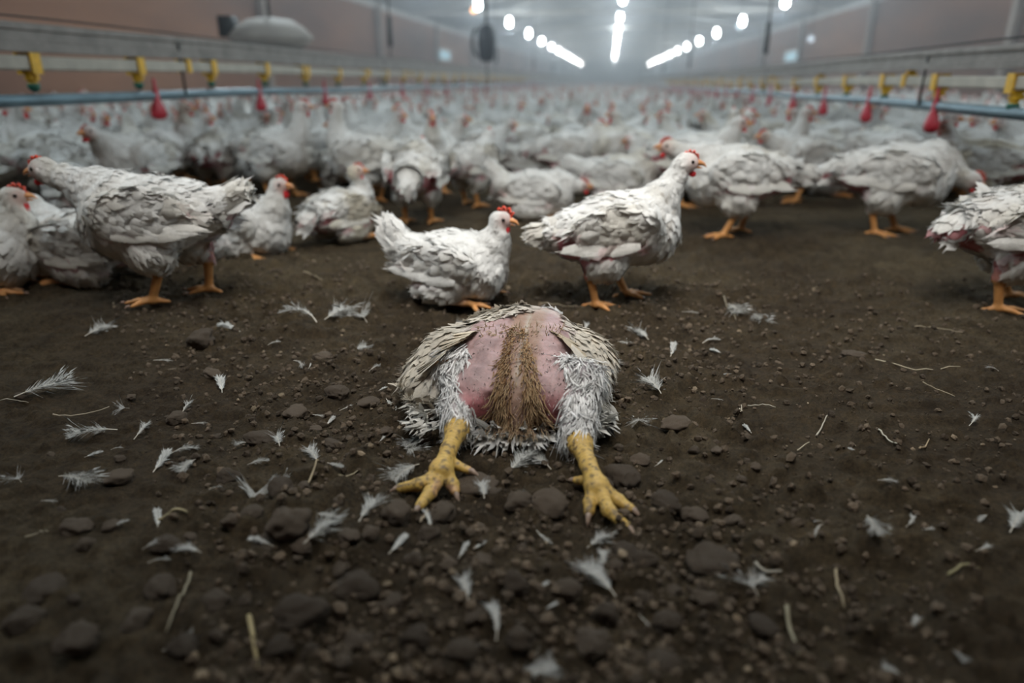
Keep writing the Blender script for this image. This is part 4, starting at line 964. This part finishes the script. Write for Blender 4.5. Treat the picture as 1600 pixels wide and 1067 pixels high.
# ------------------------------------------------------------------ the flock
POOL = []
specs = [dict(seed=61, neck=(.15, .38), tail=.2, bare=.4, dirty=.35), dict(seed=62, neck=(.19, .33), tail=-.3, bare=1.0, dirty=.5, pitch=.15), dict(seed=63, sit=True, neck=(.15, .36), tail=.3, bare=.3, dirty=.35, fat=1.1),
         dict(seed=64, neck=(.14, .40), turn=.7, tail=.0, bare=.5, dirty=.4), dict(seed=65, neck=(.16, .31), tail=-.6, bare=1.5, dirty=.5, fat=1.1), dict(seed=66, sit=True, neck=(.12, .38), turn=-.8, tail=-.1, bare=.5, dirty=.5),
         dict(seed=67, neck=(.21, .24), nod=.5, tail=-.1, bare=.8, dirty=.5), dict(seed=68, neck=(.17, .36), turn=-.5, tail=.4, bare=.3, dirty=.3), dict(seed=69, neck=(.17, .35), tail=-.3, bare=1.2, dirty=.6, fat=1.15), dict(seed=70, sit=True, neck=(.17, .30), tail=.6, bare=.4, dirty=.3)]
POSE = ['alert', 'stooping', 'sitting', 'alert', 'bare-rumped', 'sitting', 'pecking', 'alert', 'bare-flanked', 'sitting']
for i, sp in enumerate(specs):
    o = make_bird('x', None, comb=.55 + .35 * (i % 3 == 0), wat=.7 + .5 * (i % 3 == 0), vox=.0065, cards=.45, **sp); POOL.append(o)
def poisson(ymin, ymax, dmin, rs, inside, pre, tries=30000):
    cell = dmin; G = {}
    def key(x, y): return (int(math.floor(x / cell)), int(math.floor(y / cell)))
    for p in pre: G.setdefault(key(*p[:2]), []).append(p[:2])
    out = []
    for _ in range(tries):
        y = math.sqrt(rs.rand() * (ymax ** 2 - ymin ** 2) + ymin ** 2); x = rs.uniform(-1.2, .95) * y
        if not inside(x, y): continue
        k = key(x, y); ok = True
        for a in (-1, 0, 1):
            for b in (-1, 0, 1):
                for q in G.get((k[0] + a, k[1] + b), []):
                    if (q[0] - x) ** 2 + (q[1] - y) ** 2 < dmin * dmin: ok = False; break
        if ok: G.setdefault(k, []).append((x, y)); out.append((x, y))
    return out
WALLX = 5.7
def inside(x, y):
    if abs(x) > WALLX - .3: return False
    u, v, z = project((x, y, 0)); u2, v2, _ = project((x, y, .3))
    if not (-90 < u < 1700): return False
    edge = 314 + 8 * math.sin(u * .013)
    if u < 240: edge = 330
    if 740 < u < 850: edge = 285
    if 1230 < u < 1330: edge = 305
    return v < edge
rs = np.random.RandomState(8)
pts = poisson(2.2, 6.2, .222, rs, inside, [(k[0], k[1]) for k in KEYPOS], 40000)
pts.sort(key=lambda p: p[1] * p[1] + p[0] * p[0])
NEAR = pts[:276]
rmax = math.hypot(*NEAR[-1])
used = [False] * len(POOL)
BAND = ['in the first packed rows', 'in the middle rows', 'in the blurred rear rows']
for i, (x, y) in enumerate(NEAR):
    k = rs.randint(len(POOL)); r = math.hypot(x, y)
    o = POOL[k] if not used[k] else copy_tree(POOL[k]); used[k] = True
    ang = rs.choice([0, 180, 90, -90, 45, 135, -45, 200], p=[.17, .17, .14, .06, .14, .14, .09, .09]) + rs.uniform(-18, 18)
    o.location = (x, y, gz(x, y) - .001); o.rotation_euler = (0, 0, math.radians(ang)); s = rs.uniform(.82, .96); o.scale = (s, s, s)
    u = project((x, y, .2))[0]
    a = ang % 360; face = 'facing right' if a < 35 or a > 325 else 'facing left' if 145 < a < 215 else 'turned away' if 35 <= a <= 145 else 'facing the camera'.replace('the ', '')
    side = 'beyond the left pipes' if x < -2.0 else 'beyond the right pipes' if x > 1.35 else 'left of barn centre' if x < -.35 else 'right of barn centre'
    b = BAND[0 if r < 3.6 else 1 if r < 4.7 else 2]
    lab = f'{POSE[k]} white hen {face}, {b} {side}'
    tag(o, lab, 'chicken', f'{POSE[k]} hens {face} {b} {side}')
for k, o in enumerate(POOL):
    if not used[k]: tag(o, 'white hen in the packed flock', 'chicken')

# all the hens beyond the nearest three hundred: one crowd nobody could count
def low_bird(sp, vox):
    kw = dict(sp); mb, (hd, Hd) = bird(vox=vox, cards=0, **kw); mb2 = MB(); v, c = mb.data(); mb2.merge(mb)
    wv, wf = ico(1); 
    mb2.add((wv * [.022, .006, .018]) @ Hd.T + hd + Hd @ np.array([.012, 0, .024]), wf, (.50, .17, .14))
    mb2.add((wv * [.010, .010, .018]) @ Hd.T + hd + Hd @ np.array([.020, 0, -.022]), wf, (.5, .2, .17)); mb2.add((wv * [.016, .007, .006]) @ Hd.T + hd + Hd @ np.array([.035, 0, -.002]), wf, (.62, .27, .1))
    return mb2
tiers = [(rmax * .99, 10, .225, .014, None), (10, 20, .26, .021, None), (20, 72, .36, .030, None)]
crowd = MB()
for (r0, r1, dm, vx, _) in tiers:
    lows = []
    for sp in specs[:9]:
        q = low_bird(sp, vx); v, c = q.data(); lows.append((v, c, [(f, m) for f, m in q.f]))
    pp = poisson(max(r0 * .6, 2.6), r1, dm, rs, inside, [], 30000)
    for (x, y) in pp:
        r = math.hypot(x, y)
        if r < r0 or r > r1: continue
        v, c, fs = lows[rs.randint(len(lows))]; s = rs.uniform(.82, .96); base = crowd.n
        vv = v @ rotZ(rs.uniform(0, 6.28)).T * s + [x, y, gz(x, y) if y < 15 else 0]
        crowd.v.append((vv, c)); crowd.n += len(vv)
        for f, m in fs: crowd.f.append((f + base, m))
print('near', len(NEAR), 'rmax', rmax, 'crowd verts', crowd.n)
co_ = crowd.build('distant_flock', [M_PLUME, M_LEG]); tag(co_, 'blurred white flock filling the barn floor to the far end', 'flock of chickens', kind='stuff')

# ------------------------------------------------------------------ drinker lines
M_RAIL = plain('weathered grey aluminium rail', (.22, .20, .18), .6, .2, .25, 14, bumpd=.001)
M_PIPE = plain('dusty white square pipe', (.40, .37, .31), .6, 0, .18, 12)
M_BLUE = plain('grey blue steel pipe', (.13, .20, .235), .4, .4, .25, 10)
M_YEL = plain('yellow plastic', (.70, .40, .02), .45, 0, .2, 60)
M_GRN = plain('dark green plastic', (.01, .10, .065), .45, 0, .3, 60)
M_REDP = plain('red plastic', (.42, .015, .03), .45, 0, .2, 60)
M_STEEL = plain('steel pin', (.6, .6, .6), .2, 1, .1, 60)
M_BLACK = plain('black cable', (.012, .012, .012), .6, 0, .2, 60)
M_CREAM = plain('cream conduit', (.48, .42, .24), .6, 0, .2, 20)
def drinker_line(X, sgn, px_edge, y_rt, y_rb, y_pt, y_pb, y_bt, y_bb, nip_px, step, cup_px, clip_px, label):
    root = empty('drinker_line', (X, 1.5, 0)); tag(root, label, 'drinker line', 'drinker lines hung over the flock')
    Z = lambda py: at_x(px_edge, py, X)[2]
    Y0, Y1 = .6, 66.0; O = np.array([X, 1.5, 0])
    def seg(z0, z1, wdt, name, m, dx=0, rnd=False):
        mb = MB()
        ys = np.concatenate([np.arange(Y0, 12, .4), np.linspace(12, Y1, 30)]); zc = (z0 + z1) / 2; h = abs(z1 - z0)
        sag = lambda y: .004 * np.sin(y * 2.1)
        if rnd: add_tube(mb, np.stack([np.full_like(ys, dx), ys - 1.5, zc + sag(ys)], 1), h / 2, 14)
        else:
            prof = np.array([[-.5, -.5], [-.5, -.16], [-.36, -.12], [-.36, .22], [-.5, .26], [-.5, .42], [-.38, .5], [.38, .5], [.5, .42], [.5, .26], [.36, .22], [.36, -.12], [.5, -.16], [.5, -.5]]) if name == 'rail' else np.array([[-.5, -.38], [-.5, .38], [-.38, .5], [.38, .5], [.5, .38], [.5, -.38], [.38, -.5], [-.38, -.5]])
            V = np.vstack([np.column_stack([dx + prof[:, 0] * wdt, np.full(len(prof), y - 1.5), zc + prof[:, 1] * h + sag(y)]) for y in ys]); n = len(prof)
            Fq = [[i * n + k, i * n + (k + 1) % n, (i + 1) * n + (k + 1) % n, (i + 1) * n + k] for i in range(len(ys) - 1) for k in range(n)]
            mb.add(V, Fq)
        return mb.build(name, m, root, smooth=rnd)
    seg(Z(y_rb), Z(y_rt), .05, 'rail', M_RAIL); seg(Z(y_pb), Z(y_pt), abs(Z(y_pt) - Z(y_pb)), 'water_pipe', M_PIPE); seg(Z(y_bb), Z(y_bt), 0, 'support_pipe', M_BLUE, rnd=True)
    zt = Z(y_rt); mb = MB(); ys = np.arange(Y0, 40, .3); add_tube(mb, np.stack([np.full_like(ys, 0), ys - 1.5, zt + .014 + .003 * np.sin(ys * 3)], 1), .0035, 6); mb.build('cable', M_BLACK, root)
    ph = abs(Z(y_pt) - Z(y_pb)); pz = (Z(y_pt) + Z(y_pb)) / 2; bz = (Z(y_bt) + Z(y_bb)) / 2; br = abs(Z(y_bt) - Z(y_bb)) / 2
    # nipple: saddle round the pipe, body, green valve, steel pin
    def nipple():
        a = MB(); h = ph / 2
        a.add(*box((0, 0, h + .003), (2 * h + .012, .032, .006))); 
        for s in (-1, 1): a.add(*box((s * (h + .003), 0, 0), (.006, .032, 2 * h + .006)))
        a.add(*box((0, 0, -h - .004), (2 * h + .012, .032, .008))); V, Fq = lathe([(.001, -h - .006), (.017, -h - .006), (.017, -h - .024), (.012, -h - .028), (.012, -h - .036), (.001, -h - .036)], 14); a.add(V, Fq)
        a.add(*box((.012, 0, -h - .018), (.02, .012, .014)))
        g = MB(); V, Fq = lathe([(.001, -h - .034), (.015, -h - .034), (.017, -h - .040), (.015, -h - .050), (.008, -h - .058), (.001, -h - .058)], 14); g.add(V, Fq)
        p = MB(); add_tube(p, [(0, 0, -h - .056), (0, 0, -h - .072)], .0022, 8)
        return a.mesh('nipple_drinker', M_YEL, False), g.mesh('valve', M_GRN), p.mesh('pin', M_STEEL)
    nm = nipple(); y = at_x(nip_px, 110, X)[1]; ys = [y + step * i for i in range(26)]
    if y - step > .8: ys.insert(0, y - step)
    for yy in ys:
        o = bpy.data.objects.new('nipple_drinker', nm[0]); COL.objects.link(o); o.parent = root; o.location = (0, yy - 1.5, pz + .004 * math.sin(yy * 2.1)); o.scale = (1.05, 1.35, 1.12)
        for nme, me in (('valve', nm[1]), ('pin', nm[2])):
            c = bpy.data.objects.new(nme, me); COL.objects.link(c); c.parent = o
    # red drip cup hooked on the support pipe
    a = MB(); wv, wf = lathe([(.0, br + .050), (.008, br + .048), (.009, br + .02), (.014, br), (.018, -br), (.030, -br - .02), (.040, -br - .05), (.038, -br - .068), (.02, -br - .078), (0, -br - .080)], 16); wv = wv * [.6, 1.15, 1] + [sgn * (-.012) , 0, 0]
    a.add(wv, wf); cm = a.mesh('drip_cup', M_REDP)
    y = at_x(cup_px[0], 150, X)[1]; y2 = at_x(cup_px[1], 150, X)[1]; st = abs(y2 - y)
    for i in range(18):
        o = bpy.data.objects.new('drip_cup', cm); COL.objects.link(o); o.parent = root; o.location = (0, y + st * i - 1.5, bz)
    ck = MB(); h = ph / 2
    ck.add(*box((0, 0, h + .004), (2 * h + .014, .03, .008)))
    for s in (-1, 1): ck.add(*box((s * (h + .004), 0, .004), (.008, .03, 2 * h + .012)))
    ck.add(*box((0, 0, h + .016), (.03, .03, .022))); cme = ck.mesh('pipe_clip', M_YEL, False)
    y = at_x(clip_px[0], 105, X)[1]; st = at_x(clip_px[1], 105, X)[1] - y
    for i in range(12):
        o = bpy.data.objects.new('pipe_clip', cme); COL.objects.link(o); o.parent = root; o.location = (0, y + st * i - 1.5, pz)
    # brackets between rail and support pipe, suspension cords
    zb = Z(y_rb)
    for i in range(10):
        m = MB(); yy = 3.1 + i * 3.0; m.add(*box((sgn * -.02, yy - 1.5, (zt + bz) / 2), (.006, .012, abs(zt - bz)))); m.build('bracket', M_BLACK, root)
    for i in range(6):
        m = MB(); yy = at_x(608 if sgn < 0 else 1197, 60, X)[1] + i * 6.0
        add_tube(m, [(0, yy - 1.5, zt), (.01, yy - 1.5, zt + .10)], .004, 6); m.add(*box((.01, yy - 1.5, zt + .22), (.03, .05, .24))); add_tube(m, [(.01, yy - 1.5, zt + .3), (0, yy - 1.5, 2.6)], .006, 6)
        m.build('suspension_cord', M_BLACK, root)
    return root
drinker_line(-1.95, -1, 0, 30, 77, 83, 107, 146, 167, 47, .56, (240, 403), (287, 468), 'long grey rail and white water pipe hung over the flock at the left')
drinker_line(1.25, 1, 1600, 66, 104, 117, 138, 166, 187, 1473, .545, (1470, 1363), (1425, 1285), 'long grey rail and white water pipe hung over the flock at the right')

# ------------------------------------------------------------------ barn shell
BX, EAVE, RIDGE, BY1, BY0 = 5.7, 2.25, 3.1, 74.0, -3.0
def wall_material(name, cols, scale=.5, rough=.8):
    m, nt, b = mat(name); co = objco(nt)
    mp = N(nt, 'ShaderNodeMapping'); mp.inputs['Scale'].default_value = (1, .35, 1.4); nt.links.new(co, mp.inputs[0])
    n = noise(nt, scale, 4, .55, mp.outputs[0]); r = ramp(nt, n.outputs[0], [(.3, cols[0]), (.5, cols[1]), (.7, cols[2])])
    nt.links.new(r.outputs[0], b.inputs['Base Color']); b.inputs['Roughness'].default_value = rough
    bump(nt, b, noise(nt, 9, 4, .6, co).outputs[0], .4, .02); return m
M_WALL = wall_material('stained brick red curtain wall', [(.12, .07, .05), (.23, .115, .072), (.38, .19, .11)])
M_CEIL = wall_material('pale insulated ceiling', [(.30, .30, .30), (.38, .38, .38), (.46, .45, .44)], .4)
M_BEAM = plain('pale painted steel', (.52, .50, .47), .5, 0, .15, 4)
M_POST = plain('brownish post', (.30, .24, .20), .6, 0, .2, 4)
M_GREY = plain('grey galvanised feeder', (.34, .31, .28), .75, 0, .15, 6)
def quad(name, pts, m, thick=(0, 0, 0)):
    mb = MB(); p = np.array(pts, float); q = p + np.array(thick); mb.add(np.vstack([p, q]), [[0, 1, 2, 3], [7, 6, 5, 4], [0, 4, 5, 1], [1, 5, 6, 2], [2, 6, 7, 3], [3, 7, 4, 0]]); o = mb.build(name, m, smooth=False); return o
def st(o, label): return tag(o, label, kind='structure')
st(quad('wall_left', [(-BX, BY0, -.05), (-BX, BY1, -.05), (-BX, BY1, EAVE), (-BX, BY0, EAVE)], M_WALL, (-.1, 0, 0)), 'long dim brownish red side wall at the left')
st(quad('wall_right', [(BX, BY0, -.05), (BX, BY1, -.05), (BX, BY1, EAVE), (BX, BY0, EAVE)], M_WALL, (.1, 0, 0)), 'long dim brownish side wall at the right')
mbw = MB(); mbw.add([(-BX, BY1, -.05), (BX, BY1, -.05), (BX, BY1, EAVE), (0, BY1, RIDGE), (-BX, BY1, EAVE), (-BX, BY1 + .1, -.05), (BX, BY1 + .1, -.05), (BX, BY1 + .1, EAVE), (0, BY1 + .1, RIDGE), (-BX, BY1 + .1, EAVE)], [[0, 1, 2, 4], [5, 6, 7, 9], [0, 5, 6, 1]]); mbw.f.append((np.array([[4, 2, 3], [9, 8, 7]]), np.array([0, 0]))); st(mbw.build('wall_far', M_CEIL, smooth=False), 'pale far end wall of the barn')
mbw = MB(); mbw.add([(-BX, BY0, -.05), (BX, BY0, -.05), (BX, BY0, EAVE), (0, BY0, RIDGE), (-BX, BY0, EAVE)], [[0, 1, 2, 4]]); mbw.f.append((np.array([[4, 2, 3]]), np.array([0]))); st(mbw.build('wall_near', M_WALL, smooth=False), 'end wall of the barn behind the viewer')
mc = MB()
for s in (-1, 1):
    a = np.array([(s * BX, BY0, EAVE), (s * BX, BY1, EAVE), (0, BY1, RIDGE), (0, BY0, RIDGE)], float); mc.add(np.vstack([a, a + [0, 0, .08]]), [[0, 1, 2, 3], [7, 6, 5, 4], [0, 4, 5, 1], [1, 5, 6, 2], [3, 2, 6, 7], [0, 3, 7, 4]])
st(mc.build('ceiling', M_CEIL, smooth=False), 'low pitched pale ceiling receding to the far end')
for i in range(10):                                          # trusses
    y = 14.5 + i * 6.0; m = MB(); m.add(*box((0, y, EAVE - .02), (2 * BX, .09, .10)))
    for s in (-1, 1):
        V, Fq = tube([(s * BX, y, EAVE - .02), (0, y, RIDGE - .06)], .05, 6); m.add(V, Fq)
        V, Fq = tube([(s * BX * .5, y, EAVE), (s * BX * .25, y, EAVE + (RIDGE - EAVE) * .72)], .03, 6); m.add(V, Fq)
    V, Fq = tube([(0, y, EAVE), (0, y, RIDGE - .06)], .035, 6); m.add(V, Fq)
    o = m.build(f'trim_{i + 1}', M_BEAM, smooth=False); st(o, 'pale roof truss spanning the barn')
for s, nm in ((-1, 'left'), (1, 'right')):
    m = MB(); m.add(*box((s * (BX - .04), (BY0 + BY1) / 2, EAVE - .08), (.07, BY1 - BY0, .12))); st(m.build(f'trim_eave_{nm}', M_BEAM, smooth=False), f'pale eave strip along the {nm} wall')
k = 12
for s in (-1, 1):
    for y in np.arange(5.5, 60, 6):
        m = MB(); m.add(*box((s * (BX - .08), y, EAVE / 2), (.10, .12, EAVE))); k += 1; st(m.build(f'trim_{k}', M_POST, smooth=False), 'brownish wall post')
# small pale blue inlet windows low in the side walls
for j, (px, py, X) in enumerate(((695, 86, -BX), (1237, 88, BX))):
    p = at_x(px, py, X * .985); root = empty(f'window_{j + 1}', p); st(root, 'small pale blue daylit inlet window in the side wall')
    m = MB(); m.add(*box((0, 0, 0), (.02, 1.6, .26))); m.build('pane', emit('pale blue daylight pane ' + 'ab'[j], (.35, .62, .75), .30), root, smooth=False)
    m = MB()
    for z in (-.15, .15): m.add(*box((0, 0, z), (.04, 1.7, .04)))
    for y in (-.83, .83): m.add(*box((0, y, 0), (.04, .04, .34)))
    m.build('window_frame', M_BEAM, root, smooth=False)

# ------------------------------------------------------------------ lamps
M_BULB = emit('cold white lamp glass', (.80, .93, 1.0), 60.0)
M_SOCK = plain('white lamp socket', (.5, .5, .5), .5, 0, .1, 20)
V, Fq = lathe([(0, -.22), (.03, -.215), (.052, -.19), (.056, -.15), (.048, -.07), (.03, -.02), (0, -.01)], 16); b_me = MB().add(V, Fq).mesh('bulb', M_BULB)
V, Fq = lathe([(0, .07), (.02, .07), (.028, .05), (.028, -.02), (0, -.02)], 12); s_me = MB().add(V, Fq).mesh('socket', M_SOCK)
for (X, Zl, nm) in LAMP_ROWS:
    y0 = 19.5; kmin = -4 if nm != 'centre' else -3
    n = 0
    for i in range(kmin, 11):
        y = y0 + LAMP_STEP * i
        if nm == 'centre': y -= 2.2
        o = empty('hanging_lamp', (X, y, Zl))
        for a, me in (('bulb', b_me), ('socket', s_me)):
            c = bpy.data.objects.new(a, me); COL.objects.link(c); c.parent = o
        top = RIDGE - abs(X) / BX * (RIDGE - EAVE); m = MB(); add_tube(m, [(0, 0, .05), (0, 0, top - Zl + .01)], .006, 6); m.build('cord', M_BLACK, o)
        L = bpy.data.lights.new('lamp_light', 'POINT'); L.energy = BULB_W; L.color = BULB_COL; L.shadow_soft_size = .12
        lo = bpy.data.objects.new('lamp_light', L); COL.objects.link(lo); lo.parent = o; lo.location = (0, 0, -.36)
        u, v, _ = project((X, y, Zl)); vis = v > -20
        if vis: n += 1
        order = NUM[min(max(n - 1, 0), 17)]
        tag(o, f'bright white bulb in the {nm} row of lamps, {order} from the camera' if vis else f'bulb of the {nm} lamp row above the picture', 'lamp', f'bulbs of the {nm} lamp row')
# fill panel added above the view, unseen, to light the near floor softly
o = empty('fill_panel', PANEL_AT); tag(o, 'broad flat fill-light panel added above the dead hen', 'lamp')
q = Vector((0, 1.75, 0)) - Vector(PANEL_AT); o.rotation_euler = q.to_track_quat('-Z', 'Y').to_euler()
m = MB(); m.add(*box((0, 0, .04), (PANEL_S[0] + .06, PANEL_S[1] + .06, .06))); m.build('housing', M_GREY, o, smooth=False)  # casing for the added fill panel
L = bpy.data.lights.new('fill_panel_light', 'AREA'); L.shape = 'RECTANGLE'; L.size, L.size_y = PANEL_S; L.energy = FILL_W; L.color = (1.0, .98, .94); L.spread = math.radians(85)
lo = bpy.data.objects.new('fill_panel_light', L); COL.objects.link(lo); lo.parent = o; lo.location = (0, 0, -.01)
# small warm bulb and faint bluish pilot lamps
for px, py, Y, colr, s, lb in ((740, 12, 16, (1, .45, .15), 3.0, 'small dim orange bulb left of the white lamps'), (1155, 37, 18, (.6, .75, .85), 2.2, 'small faint bluish lamp right of the white lamps'), (1268, 56, 14, (.6, .7, .8), .9, 'dimmest small bluish lamp near the right wall')):
    p = at_y(px, py, Y); o = empty('pilot_lamp', p); wv, wf = ico(2); m = MB(); m.add(wv * .055 + [0, 0, -.05], wf); m.build('bulb', emit('small lamp glass %d' % px, colr, s), o)
    m = MB(); top = RIDGE - abs(p[0]) / BX * (RIDGE - EAVE) - p[2]; add_tube(m, [(0, 0, 0), (0, 0, max(top, .1) + .01)], .006, 6); m.build('cord', M_BLACK, o); tag(o, lb, 'lamp')
# dark hanging sensor box with its loop of hose
p = at_y(760, 66, 7.0); o = empty('hanging_sensor', p); m = MB()
V, Fq = lathe([(0, -.17), (.05, -.17), (.075, -.13), (.085, .0), (.08, .10), (.05, .15), (0, .15)], 14); m.add(V, Fq); m.build('housing', plain('dark grey plastic housing', (.05, .055, .065), .5), o)
m = MB(); a = np.linspace(0, math.pi, 12); add_tube(m, np.stack([-.085 - .05 * np.sin(a), 0 * a, .12 * np.cos(a)], 1), .012, 8); m.build('hose', M_BLACK, o)
m = MB(); add_tube(m, [(0, 0, .15), (0, 0, RIDGE - p[2] - .18)], .012, 8); add_tube(m, [(0, 0, -.16), (.01, 0, -.38)], .006, 6); m.build('cord', M_BLACK, o); tag(o, 'dark round device hanging on a cord left of the lamps', 'sensor')
p = at_y(425, 66, 5.2); o = empty('feed_hopper', (p[0], p[1], p[2])); m = MB(); V, Fq = lathe([(0, -.05), (.20, -.05), (.30, 0.02), (.30, .04), (.24, .10), (.16, .15), (0, .17)], 24); m.add(V * [1, 1, 1], Fq); m.build('hopper_bowl', M_GREY, o)
m = MB(); add_tube(m, [(0, 0, .16), (0, 0, 2.5 - p[2])], .012, 8); m.build('cord', M_BLACK, o); m = MB(); m.add(*box((-.27, -.10, .10), (.10, .12, .14))); m.build('motor_box', M_BLACK, o); tag(o, 'pale domed feed hopper behind the left rail', 'feed hopper')

# ------------------------------------------------------------------ dusty air
HAZE = .030
m = bpy.data.materials.new('dusty air'); m.use_nodes = True; nt = m.node_tree; nt.nodes.clear()
vs = nt.nodes.new('ShaderNodeVolumeScatter'); vs.inputs['Density'].default_value = HAZE; vs.inputs['Color'].default_value = (.85, .93, 1, 1); vs.inputs['Anisotropy'].default_value = .35
out = nt.nodes.new('ShaderNodeOutputMaterial'); nt.links.new(vs.outputs[0], out.inputs['Volume'])
if HAZE > 0:
    mb = MB(); mb.add(*box((0, 38.2, 1.5), (2 * BX - .3, 70, 3.6))); hz = mb.build('haze', m, smooth=False); tag(hz, 'thin dusty haze hanging in the far part of the barn', 'haze', kind='stuff')
